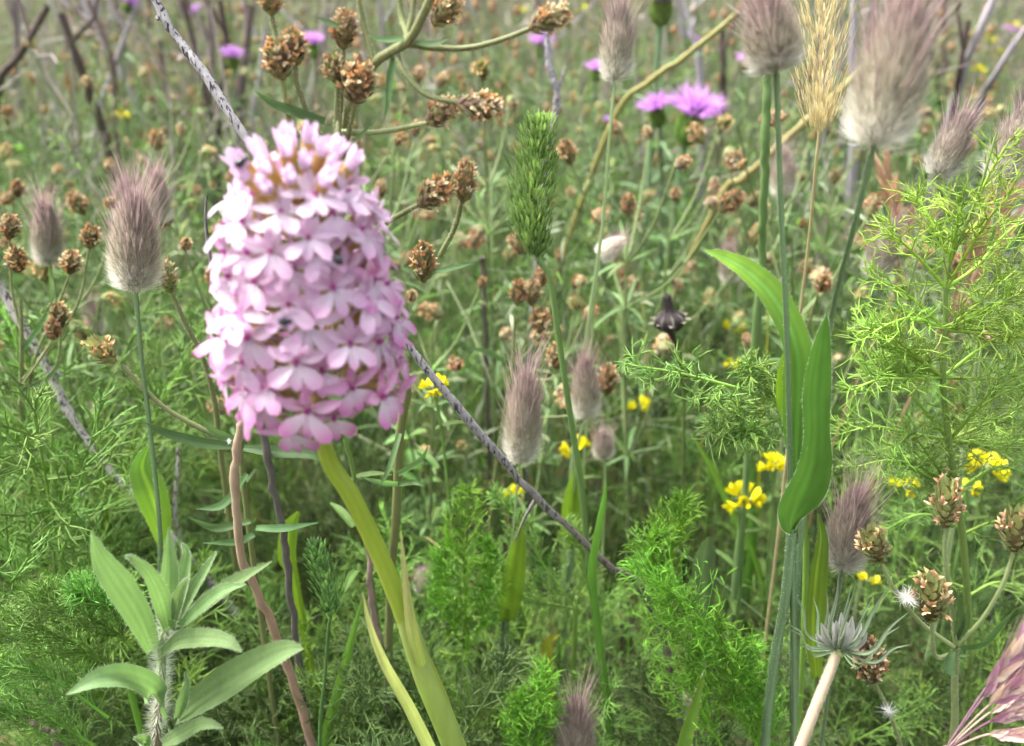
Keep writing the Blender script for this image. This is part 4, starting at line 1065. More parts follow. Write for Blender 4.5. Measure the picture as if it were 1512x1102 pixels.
# ================================================================== dry sticks
def stick(label, rows, r0, r1, col, mat=None, ground_end=True, name='dry_stick', twigs=(), knob=0.12):
    pts = px_path(rows)
    if ground_end: pts = to_ground(pts)
    n = 46; P = spline(pts, n)
    P[1:-1] += rng.normal(0, 0.00025, (n - 2, 3))
    R = np.linspace(r0, r1, n) * (1 + knob * rng.normal(0, 1, n))
    R[::9] *= 1.18
    c_ = A(col) if A(col).ndim == 1 else np.stack([np.interp(np.linspace(0, 1, n), np.linspace(0, 1, len(col)), A(col)[:, q]) for q in range(3)], -1)
    m = MB(); m.tubes(P, np.maximum(R, r0 * .4), 9, c_, cap=True)
    col = c_ if c_.ndim == 1 else c_.mean(0)
    root = thing(name, label, 'stick', tuple(A(pts[-1]) * [1, 1, 0]))
    m.build('shaft', mat or M_STICK, root)
    for tw in twigs:
        m = MB(); Q = spline(px_path(tw), 10); m.tubes(Q, np.linspace(r0 * .6, r0 * .25, 10), 6, A(col) * .8); m.build('twig', mat or M_STICK, root)
    return root
GS = A((0.30, 0.285, 0.29)); WS = A((0.42, 0.39, 0.36))
stick('speckled grey stick running behind the orchid from the top edge', [(218, -30, .30), (240, 22, .30), (300, 110, .295), (362, 200, .29), (480, 360, .285), (625, 538, .28), (720, 655, .28), (800, 742, .285), (900, 835, .295), (955, 882, .305)], .0013, .0017, [GS * 1.1, GS, GS * .8, A((0.17, 0.14, 0.12)), A((0.16, 0.125, 0.10))],
      twigs=[[(236, 24, .30), (232, 27, .298), (234, 30, .297)], [(792, 735, .285), (775, 765, .29), (760, 800, .30)], [(318, 420, .30), (305, 345, .30), (304, 300, .30), (306, 290, .30)]])
stick('pale bleached stick slanting down from the left edge', [(-12, 405, .36), (60, 525, .355), (112, 625, .35), (180, 715, .345), (260, 800, .34), (345, 905, .335), (430, 1010, .34), (470, 1065, .345)], .0020, .0023, WS,
      twigs=[[(75, 552, .355), (84, 548, .353), (92, 556, .352)]])
stick('reddish brown woody stem curving down left of the orchid stem', [(362, 612, .23), (350, 660, .23), (349, 740, .232), (360, 830, .234), (398, 915, .236), (430, 1000, .238), (462, 1110, .24)], .0012, .0017, [A((0.36, 0.27, 0.19)), A((0.30, 0.20, 0.14)), A((0.24, 0.15, 0.11))], M_BARK, name='woody_stem', knob=.05)
stick('dark grey straight stem beside the reddish brown one', [(380, 600, .245), (400, 700, .247), (420, 800, .25), (432, 900, .253), (448, 1040, .26)], .0012, .0013, A((0.11, 0.10, 0.09)), M_BARK, name='woody_stem', knob=.05)
stick('thin white dry stalk standing behind the left leaf', [(263, 640, .36), (262, 700, .36), (258, 760, .36), (268, 800, .36)], .0008, .0010, WS)
stick('thin brown twig lying across the bottom left', [(298, 1060, .30), (350, 1072, .30), (420, 1088, .302), (470, 1100, .305)], .0008, .0008, A((0.32, 0.24, 0.17)), M_BARK, ground_end=False)
stick('brownish thin stem at the bottom left corner', [(30, 1050, .24), (60, 1075, .24), (95, 1110, .242)], .0010, .0014, A((0.16, 0.13, 0.10)), M_BARK)
stick('fuzzy mauve-brown stalk behind the orchid stem', [(545, 800, .265), (548, 880, .267), (562, 960, .27), (572, 1010, .275)], .0011, .0014, A((0.24, 0.17, 0.15)), M_BARK, name='woody_stem', knob=.04)
stick('dark upright stem right of the orchid below the green spike', [(712, 380, .52), (716, 480, .52), (720, 580, .525), (722, 660, .53)], .0016, .0019, A((0.10, 0.085, 0.07)), M_BARK, name='woody_stem', knob=.03)
stick('olive stalk slanting from upper right edge to the thistle', [(1090, 20, .62), (1010, 85, .63), (960, 120, .64), (900, 190, .66)], .0020, .0024, A((0.22, 0.20, 0.07)), M_STEM, knob=.03)
stick('long olive stalk slanting behind the golden spike', [(1290, 90, .60), (1190, 180, .60), (1100, 262, .61), (1060, 300, .62)], .0026, .0030, A((0.24, 0.21, 0.08)), M_STEM, knob=.03)
stick('pale crooked bare twig right of the plantain heads at the top', [(808, 50, .50), (812, 100, .50), (822, 140, .50), (816, 190, .505), (800, 300, .52)], .0016, .0017, A((0.42, 0.38, 0.42)), twigs=[[(820, 150, .50), (830, 115, .50), (836, 98, .50)]])
stick('thick green round stalk left of the big leaf, out of focus', [(1132, 100, .34), (1131, 200, .34), (1126, 320, .345), (1122, 430, .35)], .0016, .0017, A((0.13, 0.20, 0.07)), M_STEM, name='green_stalk', knob=.03)

# ================================================================== feathery fennel and mayweed near the camera
def px_frond(root, rows, plen_px, npin, nth, tlen, col, r=0.00022, col2=None, name='frond', n=14, **k):
    P = spline(px_path(rows), n)
    m = MB(); frond(m, P, plen_px / FPX * depth(P[n // 2]), npin, nth, tlen, A(col), r, col2=None if col2 is None else A(col2), **k)
    m.build(name, M_THREAD, root)

FB = A((0.270, 0.420, 0.060)); FM = A((0.205, 0.330, 0.062)); FD = A((0.120, 0.220, 0.055))
Yf = 0.265
fp = px_path([(1472, 195, Yf - .004), (1440, 300, Yf - .002), (1405, 380, Yf), (1397, 425, Yf), (1396, 487, Yf), (1392, 557, Yf), (1401, 650, Yf + .003), (1412, 726, Yf + .006), (1425, 830, Yf + .012), (1432, 1000, Yf + .03)])
fp = to_ground(fp)
fen = thing('fennel_plant', 'tall feathery fennel with bright thread leaves filling the right side', 'fennel', tuple(A(fp[-1]) * [1, 1, 0]))
P = spline(fp, 40); m = MB(); m.tubes(P, np.interp(np.linspace(0, 1, 40), [0, .15, .4, 1], [.0003, .0006, .0009, .0018]), 9, A((0.22, 0.34, 0.09))); m.build('stem', M_STEM, fen)
for a in (380, 425, 487, 557, 650): pass
HF = [([(1405, 380), (1432, 320), (1462, 255), (1492, 205)], 60), ([(1405, 380), (1385, 345), (1365, 310), (1352, 290)], 45), ([(1402, 385), (1410, 350), (1416, 320), (1424, 292)], 40), 
      ([(1397, 425), (1365, 390), (1335, 360), (1310, 345)], 60), ([(1398, 425), (1440, 395), (1480, 350), (1515, 320)], 62), ([(1398, 425), (1430, 370), (1462, 320), (1490, 290)], 50),
      ([(1396, 487), (1360, 452), (1325, 425), (1290, 412)], 70), ([(1397, 487), (1440, 462), (1490, 440), (1540, 420)], 66), ([(1396, 487), (1350, 470), (1310, 480), (1278, 500)], 55),
      ([(1392, 557), (1350, 522), (1312, 500), (1268, 500)], 66), ([(1393, 557), (1440, 520), (1490, 490), (1545, 478)], 66), ([(1392, 557), (1348, 560), (1300, 560), (1262, 575)], 55), ([(1393, 557), (1450, 560), (1500, 555), (1550, 560)], 60),
      ([(1401, 650), (1352, 590), (1325, 560), (1295, 530)], 60), ([(1401, 650), (1450, 600), (1500, 572), (1550, 560)], 70), ([(1401, 650), (1345, 640), (1290, 630), (1245, 640)], 64), ([(1402, 650), (1460, 655), (1510, 650), (1560, 655)], 66),
      ([(1412, 726), (1360, 690), (1310, 680), (1262, 690)], 66), ([(1412, 726), (1470, 690), (1515, 700), (1560, 720)], 70), ([(1418, 780), (1370, 760), (1330, 770), (1290, 800)], 60), ([(1420, 790), (1470, 770), (1510, 780), (1550, 800)], 60),
      ([(1428, 870), (1370, 850), (1330, 860), (1290, 900)], 60), ([(1430, 880), (1470, 860), (1510, 870), (1550, 880)], 60)]
hg = np.random.default_rng(31)
for k in range(16):
    nx, ny = [(1396, 487), (1392, 557), (1401, 650), (1412, 726)][k % 4]
    ex, ey = nx + (-1 if k % 2 else 1) * hg.uniform(60, 130), ny - hg.uniform(-20, 90)
    HF.append(([(nx, ny), (nx * .6 + ex * .4, ny * .62 + ey * .38), (nx * .3 + ex * .7, ny * .3 + ey * .7), (ex, ey)], hg.uniform(42, 60)))
for k, (rows, pl) in enumerate(HF):
    rr = [(x, y, Yf + (0.012 * math.sin(k * 2.1)) * (q / 3) + 0.0001 * max(0, y - 600)) for q, (x, y) in enumerate(rows)]
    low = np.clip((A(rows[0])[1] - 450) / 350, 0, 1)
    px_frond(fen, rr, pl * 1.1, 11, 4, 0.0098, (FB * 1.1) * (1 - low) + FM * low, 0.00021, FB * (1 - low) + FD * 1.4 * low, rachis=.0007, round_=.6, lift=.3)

Yh = 0.262
hp = to_ground(px_path([(1172, 598, Yh), (1180, 700, Yh + .003), (1190, 840, Yh + .008)]))
fen2 = thing('fennel_plant', 'fennel with one drooping feathery branch under the dark seed pod', 'fennel', tuple(A(hp[-1]) * [1, 1, 0]))
m = MB(); m.tubes(spline(hp, 16), .0012, 8, FM); m.build('stem', M_STEM, fen2)
for rows, pl in [([(1175, 603), (1110, 580), (1040, 560), (985, 548), (922, 538)], 62), ([(1150, 596), (1110, 610), (1080, 622), (1060, 640)], 45), ([(1176, 606), (1140, 622), (1115, 632), (1090, 640)], 36), ([(1160, 600), (1150, 570), (1130, 550), (1105, 540)], 34)]:
    px_frond(fen2, [(x, y, Yh - .010 * q / 4) for q, (x, y) in enumerate(rows)], pl, 22, 5, 0.0080, FM * 1.05, 0.00024, FD * 1.5, rachis=.0008, lift=-.05, round_=.9, n=16)

def plume(label, specs, col, col2, Y, tl=0.0070, npin=50):
    b = at(specs[0][0][0][0], specs[0][0][0][1], Y)
    pts = to_ground([b + A([0, 0, .004]), b])
    root = thing('mayweed_plant', label, 'mayweed', tuple(A(pts[-1]) * [1, 1, 0]))
    m = MB(); m.tubes(spline(pts, 10), .0011, 7, A(col)); m.build('stem', M_STEM, root)
    for rows, w in specs:
        px_frond(root, [(r[0], r[1], Y + (r[2] if len(r) > 2 else 0)) for r in rows], w * 1.15, npin, 6, tl, col, 0.0002, col2, rachis=.0006, round_=1.3, spread=.62, lift=.3, fork=1, shape=.75, n=18)
    return root
PB = A((0.180, 0.380, 0.032)); PM = A((0.120, 0.275, 0.032))
plume('upright bright green feathery plume right of the orchid stem', [([(690, 945), (686, 870), (686, 800), (692, 724)], 62), ([(700, 950), (715, 900), (722, 850), (718, 800)], 36), ([(680, 950), (655, 900), (650, 850), (660, 800)], 34)], PB, PM, .30)
plume('large bright green feathery clump left of the broad leaf\'s stalk', [([(1125, 1060), (1070, 960), (1010, 890), (942, 838)], 90), ([(1110, 1080), (1050, 1000), (1000, 930), (980, 870)], 80), ([(1000, 880, .03), (990, 820, .03), (1000, 780, .03), (1012, 742, .03)], 52), ([(1120, 1110), (1095, 1040), (1075, 980), (1060, 920)], 76),
       ([(1140, 1120), (1130, 1060), (1110, 1010), (1105, 950)], 60), ([(1070, 1110), (1040, 1060), (1020, 1010), (1030, 960)], 70), ([(1010, 900, .02), (980, 850, .02), (960, 820, .02), (975, 790, .02)], 44)], PB, PM, .25)
plume('bright feathery plume tip at the bottom edge left of a hare\'s tail', [([(790, 1130), (796, 1080), (800, 1040), (806, 992)], 46), ([(780, 1130), (765, 1090), (762, 1060), (770, 1035)], 36)], PB * .95, PM, .25)
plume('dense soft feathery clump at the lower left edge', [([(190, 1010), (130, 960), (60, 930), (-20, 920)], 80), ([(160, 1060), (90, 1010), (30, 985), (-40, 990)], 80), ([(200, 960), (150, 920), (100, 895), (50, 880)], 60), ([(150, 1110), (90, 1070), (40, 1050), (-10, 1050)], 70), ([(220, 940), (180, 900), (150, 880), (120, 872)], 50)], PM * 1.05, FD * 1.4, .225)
plume('thready grey-green sprig beside the stick at the centre', [([(850, 900), (800, 830), (765, 770), (728, 728)], 44), ([(845, 900), (870, 850), (850, 800), (840, 775)], 36), ([(860, 900), (800, 890), (760, 880), (735, 900)], 40)], FM, FD * 1.5, .31, .006, 40)

# ---- feathery plants standing singly in the mid distance: five kinds copied about
G_SETS = [(a * q * A([1.08, 1.0, 1.0]), b * q * A([1.08, 1.0, 1.0])) for q, (a, b) in zip((.95, .68, .52, 1.0), [(A((0.165, 0.320, 0.060)), A((0.115, 0.235, 0.055))), (A((0.150, 0.250, 0.075)), A((0.105, 0.190, 0.055))), (A((0.120, 0.225, 0.050)), A((0.085, 0.165, 0.042))), (A((0.185, 0.350, 0.055)), A((0.130, 0.265, 0.050)))])]
PROTO_F = []
for k in range(6):
    c1, c2 = G_SETS[k % 4]
    st, fr = fennel_proto(200 + k, (.20, .22, .17, .19, .24, .15)[k], (10, 9, 10, 9, 11, 10)[k], (1.0, 1.1, .9, .9, 1.0, .9)[k], c1, c2, (1.0, 1.0, 1.15, 1.15, .95, 1.2)[k])
    PROTO_F.append((st.data('stem', M_STEM), [f.data('frond', M_THREAD) for f in fr]))

# ---- plantains of the meadow
def plantain_proto(seed, H):
    g = np.random.default_rng(seed)
    st, lv, heads = MB(), [], []
    tone = A((0.175, 0.225, 0.090))
    top = A([g.normal(0, .02), g.normal(0, .02), H])
    S = spline([A([0, 0, -.01]), top * [.2, .6, .4], top * [.7, .9, .75], top], 24)
    st.tubes(S, np.linspace(.0016, .0008, 24), 6, tone)
    heads.append((S[-1], nrm(S[-1] - S[-3])))
    br = []
    for q, t in enumerate((.40, .58, .74, .88)):
        b = S[int(t * 23)]; az0 = q * math.pi / 2 + g.normal(0, .3)
        for s in range(2 if q < 3 else 3):
            az = az0 + s * math.pi * (1 if q < 3 else .67) + g.normal(0, .25)
            d = nrm(A([math.cos(az), math.sin(az), g.uniform(.9, 1.7)]))
            L = H * g.uniform(.18, .34) * (1.15 - .45 * t)
            e = b + d * L + UP * L * .25
            C = spline([b, b + d * L * .55 - UP * L * .02, e], 9)
            m = MB(); m.tubes(C, np.linspace(.0008, .00055, 9), 5, tone * g.uniform(.85, 1.25)); br.append(m)
            heads.append((e, nrm(C[-1] - C[-3] + g.normal(0, .12, 3))))
        for s in range(5):
            az = az0 + s * 1.26 + g.normal(0, .2); m = MB()
            c = A((0.130, 0.205, 0.085)) * g.uniform(.8, 1.35)
            slim_leaf(m, b, A([math.cos(az), math.sin(az), g.uniform(.1, .9)]), g.uniform(.022, .038) * (1.2 - .4 * t), .0012, c, g.uniform(.0, .5), n=7, across=3); lv.append(m)
    return st.data('stem', M_STEM), [b.data('branch', M_STEM) for b in br], [l.data('leaf', M_LEAF) for l in lv], heads, (st, br, lv)
PROTO_P = [plantain_proto(300 + k, h) for k, h in enumerate((.27, .30, .25, .28, .24))]

# ---- leafy weeds with paired oval leaves
def weed_proto(seed, H):
    g = np.random.default_rng(seed); st, lv = MB(), []
    S = spline([A([0, 0, -.01]), A([g.normal(0, .008), 0, H * .5]), A([g.normal(0, .015), g.normal(0, .01), H])], 16)
    c0 = A((0.120, 0.220, 0.065)) * g.uniform(.8, 1.2)
    st.tubes(S, np.linspace(.0014, .0006, 16), 6, c0)
    for q in range(9):
        b = S[2 + int(q * 1.5)]; az0 = q * 1.57
        for s in (0, math.pi):
            m = MB(); az = az0 + s + g.normal(0, .3); L = g.uniform(.016, .034) * (1.15 - .05 * q)
            slim_leaf(m, b, A([math.cos(az), math.sin(az), g.uniform(.3, 1.1)]), L, L * g.uniform(.16, .26), c0 * g.uniform(.6, 1.1), g.uniform(.1, .5), n=8, across=5); lv.append(m)
    return st.data('stem', M_STEM), [l.data('leaf', M_LEAF) for l in lv], (st, lv)
PROTO_W = [weed_proto(400 + k, h) for k, h in enumerate((.20, .16, .23))]

# ---- labels for what is scattered: by kind, side and the nearest landmark
MARKS = [(460, 420, "the orchid's flower head"), (790, 280, 'the green grass spike'), (1020, 165, 'the big purple thistle'), (773, 600, "the orchid's right-hand hare's tail"), (1100, 738, 'the yellow flower cluster'),
         (990, 470, 'the dark seed pod'), (1195, 620, 'the broad green leaf'), (1400, 500, 'the big fennel stem'), (250, 860, 'the hairy rosette'), (200, 350, "the large left hare's tail"), (70, 330, "the left edge's hare's tail"),
         (560, 820, 'the orchid stem'), (905, 360, "the white tilted hare's tail"), (915, 60, "the hare's tail at the top edge"), (1310, 110, "the biggest hare's tail"), (1145, 50, "the hare's tail beside the golden spike"), (700, 150, 'the sideways plantain heads'),
         (290, 100, 'the speckled grey stick'), (1240, 930, 'the spidery bract cup'), (1410, 190, "the slim hare's tail upper right"), (1380, 850, 'the plantain heads lower right'), (690, 830, 'the bright upright plume'), (890, 640, "the small round hare's tail")]
ORD = ['nearest', 'second', 'third', 'fourth', 'fifth', 'sixth', 'seventh', 'eighth', 'ninth', 'tenth', 'eleventh', 'twelfth', 'thirteenth', 'fourteenth', 'fifteenth', 'sixteenth']
PENDING = []
def label_later(o, desc, px, py):
    best = min(MARKS, key=lambda m: (m[0] - px) ** 2 + (m[1] - py) ** 2)
    dx, dy = px - best[0], py - best[1]
    rel = ('right of' if dx > 0 else 'left of') if abs(dx) > abs(dy) else ('below' if dy > 0 else 'above')
    PENDING.append((desc, rel, best[2], math.hypot(dx, dy), o))
def write_labels():
    seen = {}
    for d, rel, mk, dist, o in sorted(PENDING, key=lambda r: r[3]):
        k = seen.get((d, rel, mk), 0); seen[(d, rel, mk)] = k + 1
        if k == 0: o['label'] = f'{d} just {rel} {mk}'
        else: o['label'] = f'{d}, {ORD[min(k, 15)]} one {rel} {mk}'

def put_fennel(x, y, k, s, rz, desc='feathery green plant'):
    st, fr = PROTO_F[k]
    root = thing('fennel_plant', '', 'fennel', (x, y, float(ground_z(x, y))), 'feathery plants in the meadow')
    root.rotation_euler.z = rz; root.scale = (s,) * 3
    child('stem', st, root)
    for f in fr: child('frond', f, root)
    px, py = project((x, y, float(ground_z(x, y)) + .15 * s)); label_later(root, desc, px, py)

def put_plantain(x, y, k, s, rz):
    st, br, lv, heads, _ = PROTO_P[k]
    near = y < 0.75
    root = thing('plantain_plant', '', 'plantain', (x, y, float(ground_z(x, y))), 'brown-headed plantains in the meadow')
    root.rotation_euler.z = rz; root.scale = (s,) * 3
    child('stem', st, root)
    for b in br: child('branch', b, root)
    for l in (lv if near else lv[::2]): child('leaf', l, root)
    WLOC[root.name] = np.zeros(3)
    for (p, a) in heads:
        hs = rng.uniform(.62, 1.25)
        if rng.random() < .85: add_plantain_head(root, p, a, .0125 * hs, .0088 * hs, int(rng.choice([0, 0, 1, 1, 2, 3, 4, 5])) if near else int(rng.integers(0, 4)), lo=not near)
    px, py = project((x, y, float(ground_z(x, y)) + .26 * s))
    label_later(root, 'brown-headed plantain', px, py)

def put_weed(x, y, k, s, rz):
    st, lv, _ = PROTO_W[k]
    root = thing('leafy_weed', '', 'weed', (x, y, float(ground_z(x, y))), 'leafy weeds in the meadow')
    root.rotation_euler.z = rz; root.scale = (s,) * 3
    child('stem', st, root)
    for l in lv: child('leaf', l, root)
    px, py = project((x, y, float(ground_z(x, y)) + .16 * s)); label_later(root, 'small-leaved green weed', px, py)

sg = np.random.default_rng(77)
def spots(n, y0, y1, dmin, edge=0.66):
    out = []
    tries = 0
    while len(out) < n and tries < 20000:
        tries += 1
        y = y0 + (y1 - y0) * sg.random() ** 1.15; x = sg.uniform(-1, 1) * (edge * y + .03)
        if all((x - a) ** 2 + (y - b) ** 2 > (dmin * (.6 + b)) ** 2 for a, b in out): out.append((x, y))
    return out
# feathery plants: the near ones fill the lower picture
for (px, py, Y, k, s) in [(60, 620, .33, 0, .95), (150, 720, .36, 3, .85), (20, 760, .30, 4, .75), (110, 860, .31, 0, .72), (190, 600, .42, 1, .9), (330, 900, .33, 2, .75), (260, 760, .42, 2, .9), (420, 1000, .29, 2, .62), (560, 980, .28, 1, .62), (640, 1060, .27, 2, .6),
                           (760, 960, .34, 2, .8), (640, 760, .44, 5, 1.0), (900, 960, .32, 1, .8), (960, 1040, .28, 2, .68), (860, 1060, .29, 5, .7), (880, 780, .46, 2, 1.0), (1000, 700, .50, 1, .95), (1230, 1000, .31, 2, .75), (1330, 960, .33, 1, .8), (1460, 950, .31, 2, .8),
                           (1300, 840, .38, 2, 1.0), (1480, 760, .38, 1, 1.0), (1260, 680, .40, 4, .95), (1080, 900, .40, 5, .95), (500, 780, .42, 2, .95), (420, 820, .40, 5, 1.0), (560, 1080, .26, 5, .6), (720, 1080, .27, 1, .6), (1180, 1080, .29, 5, .75), (1400, 1060, .28, 2, .7), (300, 1060, .28, 5, .65),
                           (360, 1000, .31, 3, .8), (470, 930, .33, 0, .8), (600, 930, .31, 3, .75), (520, 1040, .27, 0, .62), (700, 1000, .30, 3, .72), (640, 880, .36, 0, .9), (820, 900, .36, 3, .9), (880, 1000, .30, 0, .72), (150, 950, .29, 3, .7), (60, 1060, .26, 0, .6), (1280, 1060, .28, 0, .7), (1460, 1060, .28, 3, .7), (80, 700, .34, 3, .9), (30, 560, .38, 0, 1.0), (940, 880, .38, 3, .9)]:
    p = at(px, py, Y); h = (.20, .22, .17, .19, .24, .15)[k] * .78
    put_fennel(p[0], p[1], k, max(.55, min(1.35, p[2] / h)), rng.uniform(0, 6.28))
for x, y in spots(44, .46, 1.25, .085):
    put_fennel(x, y, int(sg.integers(0, 6)), sg.uniform(.75, 1.1), sg.uniform(0, 6.28))
for x, y in spots(88, .42, 1.3, .062):
    put_plantain(x, y, int(sg.integers(0, 5)), sg.uniform(.82, 1.08), sg.uniform(0, 6.28))
for x, y in spots(34, .40, 1.2, .09):
    put_weed(x, y, int(sg.integers(0, 3)), sg.uniform(.8, 1.25), sg.uniform(0, 6.28))

# ================================================================== yellow pea flowers
def pea_floret(seed):
    g = np.random.default_rng(seed); m = MB(); s = .001
    y0, y1 = A((0.68, 0.60, 0.010)), A((0.72, 0.67, 0.02))
    petal(m, (0, 0, 0), A([0, .5, 1]), A([0, 1, -.3]), 7.2 * s, 2.7 * s, y0, y1, .2, .3, .6)
    for sgn in (-1, 1): petal(m, A([sgn * .6, .6, .5]) * s, A([sgn * .35, 1, .25]), A([sgn, .1, .2]), 6.5 * s, 1.7 * s, y0, y1, .12, -.4, .7)
    petal(m, A([0, .8, 0]) * s, A([0, 1, .05]), A([1, 0, .1]), 5.5 * s, 1.4 * s, y0 * .9, y1 * .9, .1, .3, .8)
    cal = MB(); cal.tubes(spline([A([0, -1.5, -2]) * s, A([0, -.4, -.6]) * s, A([0, .5, .4]) * s], 6), A([.4, .9, 1.2, 1.3, 1.2, 1.0]) * s, 6, G_PALE * .8)
    return m.data('flower', M_YELLOW), cal.data('calyx', M_STEM)
PEA = [pea_floret(500 + k) for k in range(3)]
def yellow(label, px, py, Y, w, n=5):
    n = n + 1
    c = at(px, py, Y); s = w / FPX * depth(c) / .020
    pts = to_ground([c - UP * .002, c - UP * .03 + A([.003, 0, 0])])
    root = thing('yellow_vetch', label, 'flower', tuple(A(pts[-1]) * [1, 1, 0]), 'yellow vetch flowers')
    m = MB(); m.tubes(spline(pts, 14), .0008, 6, G_MID * 1.2); m.build('stem', M_STEM, root)
    for k in range(3):
        b = c - UP * (.02 + .02 * k); m = MB(); slim_leaf(m, b, A([math.cos(k * 2.3), math.sin(k * 2.3), .5]), .018, .0018, G_MID * .65, .3); m.build('leaf', M_LEAF, root)
    for k in range(n):
        az = k * 2 * math.pi / n + rng.uniform(-.3, .3); d = nrm(A([math.cos(az), math.sin(az), rng.uniform(-.5, .7)]))
        me = PEA[k % 3]; p = c + d * .0035 * s
        X = nrm(np.cross(d, UP)); Z = np.cross(X, d)
        f = bpy.data.objects.new('flower', me[0]); COL.objects.link(f); f.parent = root; f.location = p - WLOC[root.name]
        f.rotation_mode = 'QUATERNION'; f.rotation_quaternion = Matrix(np.stack([X, d, Z], 1).tolist()).to_quaternion(); f.scale = (s,) * 3
        child('calyx', me[1], f)
yellow('biggest yellow pea flower cluster left of the broad leaf', 1098, 740, .36, 62, 6)
yellow('yellow flowers half behind the broad leaf\'s left edge', 1142, 690, .40, 46)
yellow('yellow flowers touching the right edge of the orchid head', 641, 572, .33, 44)
yellow('yellow flowers under the purple-tipped hare\'s tail', 850, 664, .40, 46, 4)
yellow('small yellow flowers left of the drooping fennel branch', 944, 602, .50, 38, 4)
yellow('yellow flowers showing through the fennel at the right edge', 1455, 690, .36, 66, 7)
yellow('yellow flowers behind the fennel left of its stem', 1335, 718, .36, 44, 4)
yellow('yellow flower behind the spidery bract cup', 1282, 858, .33, 36, 3)
yellow('small yellow flowers below the curved leaf tip', 1085, 482, .62, 34, 4)
yellow('tiny yellow flowers just above the drooping fennel branch', 1082, 538, .50, 26, 3)
yellow('small yellow flower under the orchid\'s flower head', 508, 640, .27, 22, 2)
yellow('yellow flowers low behind the grey stick', 762, 730, .42, 40, 3)
yellow('yellow flowers beside the fennel stem lower right', 1430, 720, .35, 36, 3)
for k, (px, py, Y) in enumerate([(1495, 40, 1.5), (1462, 58, 1.4), (1478, 80, 1.6), (860, 15, 1.6), (770, 18, 1.7), (1446, 105, 1.3), (182, 170, 1.0), (1500, 68, 1.7)]):
    yellow('', px, py, Y, 20, 3); o = [x for x in COL.objects if x.name.startswith('yellow_vetch')][-1]
    label_later(bpy.data.objects[sorted([x.name for x in COL.objects if x.name.startswith('yellow_vetch')])[-1]], 'far blurred yellow flower', px, py)

# ================================================================== purple thistles
def thistle_head(seed, n=300):
    g = np.random.default_rng(seed); fl, cup_ = MB(), MB(); s = .001
    az = g.uniform(0, 2 * math.pi, n); tilt = g.uniform(0, 1, n) ** .7 * 1.35
    d = np.stack([np.cos(az) * np.sin(tilt), np.sin(az) * np.sin(tilt), np.cos(tilt)], -1)
    b = d * A([3, 3, 1.5]) * s
    L = g.uniform(9, 16, (n, 1)) * s * (.75 + .35 * (tilt / 1.35))[:, None]
    m = b + nrm(d + UP * .5) * L * .5; e = m + nrm(d + g.normal(0, .15, (n, 3))) * L * .5
    c = jit((0.55, 0.31, 0.62), n, .15, g)[:, None] * A([.85, 1.0, 1.15])[None, :, None]
    fl.ribbons(np.stack([b, m, e], 1), nrm(np.cross(d, g.normal(size=(n, 3))))[:, None] * A([.0003, .0004, 0])[None, :, None], c)
    t = np.linspace(0, 1, 9); a = np.linspace(0, 2 * math.pi, 13)
    r = A([.6, 3.2, 4.4, 4.8, 4.7, 4.3, 4.0, 3.7, 3.4]) * s
    cup_.grid(np.stack([r[:, None] * np.cos(a), r[:, None] * np.sin(a), np.repeat(((t - 1) * 13 * s)[:, None], 13, 1)], -1), G_MID * 1.1)
    for k in range(60):
        u = (k + .5) / 60; az = k * 2.4; rd = A([math.cos(az), math.sin(az), 0])
        rr = np.interp(u, t, r); bb = rd * rr + UP * (u - 1) * 13 * s
        slim_leaf(cup_, bb - UP * s, nrm(rd * .35 + UP), 5 * s, 1.2 * s, G_MID * g.uniform(.8, 1.5), -.1, 5, A((0.25, 0.24, 0.12)), rd, 3)
    return fl.data('florets', M_PETAL), cup_.data('bract_cup', M_LEAF)
THIS = [thistle_head(600 + k) for k in range(2)]
def thistle(label, px, py, Y, w, tilt=0.0):
    c = at(px, py, Y); s = w / FPX * depth(c) / .030
    ax = nrm(UP + RGT * tilt + A([0, -.25, 0]))
    base = c - ax * .013 * s
    pts = to_ground([base, base - UP * .06 - RGT * tilt * .02])
    root = thing('thistle', label, 'thistle', tuple(A(pts[-1]) * [1, 1, 0]), 'purple thistles')
    m = MB(); m.tubes(spline(pts, 16), .0016 * max(.6, s), 7, G_BLUE * 1.2); m.build('stem', M_STEM, root)
    for k in range(6):
        b = base - UP * (.03 + .03 * k); m = MB(); az = k * 2.4
        slim_leaf(m, b, A([math.cos(az), math.sin(az), .6]), .055, .004, G_BLUE, .4); m.build('leaf', M_LEAF, root)
    h = inst('bract_cup', THIS[0][1], root, c, ax, s, rng.uniform(0, 6))
    child('florets', THIS[int(rng.integers(0, 2))][0], h)
    return root
thistle('big purple thistle flower in the upper middle right', 1022, 172, .66, 104, .15)
thistle('purple thistle half hidden just left of the big one', 970, 162, .70, 62, -.3)
thistle('purple thistle cut by the top edge above the big one', 978, 2, .70, 82, 0)
thistle('bright purple thistle between plantain heads at the top left', 462, 66, .85, 44, 0)
thistle('purple thistle left of the orchid top among grey stems', 343, 86, .95, 44, .2)
thistle('blurred purple thistle left of the hare\'s tail at the top edge', 880, 104, 1.0, 38, 0)
thistle('blurred purple thistle above the sideways plantain heads', 800, 66, 1.2, 44, 0)
thistle('blurred purple thistle behind the big hare\'s tail cut by the top', 1100, 92, 1.1, 36, 0)
thistle('purple thistle at the right edge behind fennel', 1510, 330, .60, 44, 0)
for px, py, Y, w in [(190, 6, 1.2, 36), (290, 20, 1.3, 30), (1020, 60, 1.4, 28), (1490, 48, 1.5, 30), (895, 180, .9, 22)]:
    label_later(thistle('', px, py, Y, w, rng.normal(0, .2)), 'far blurred purple thistle', px, py)

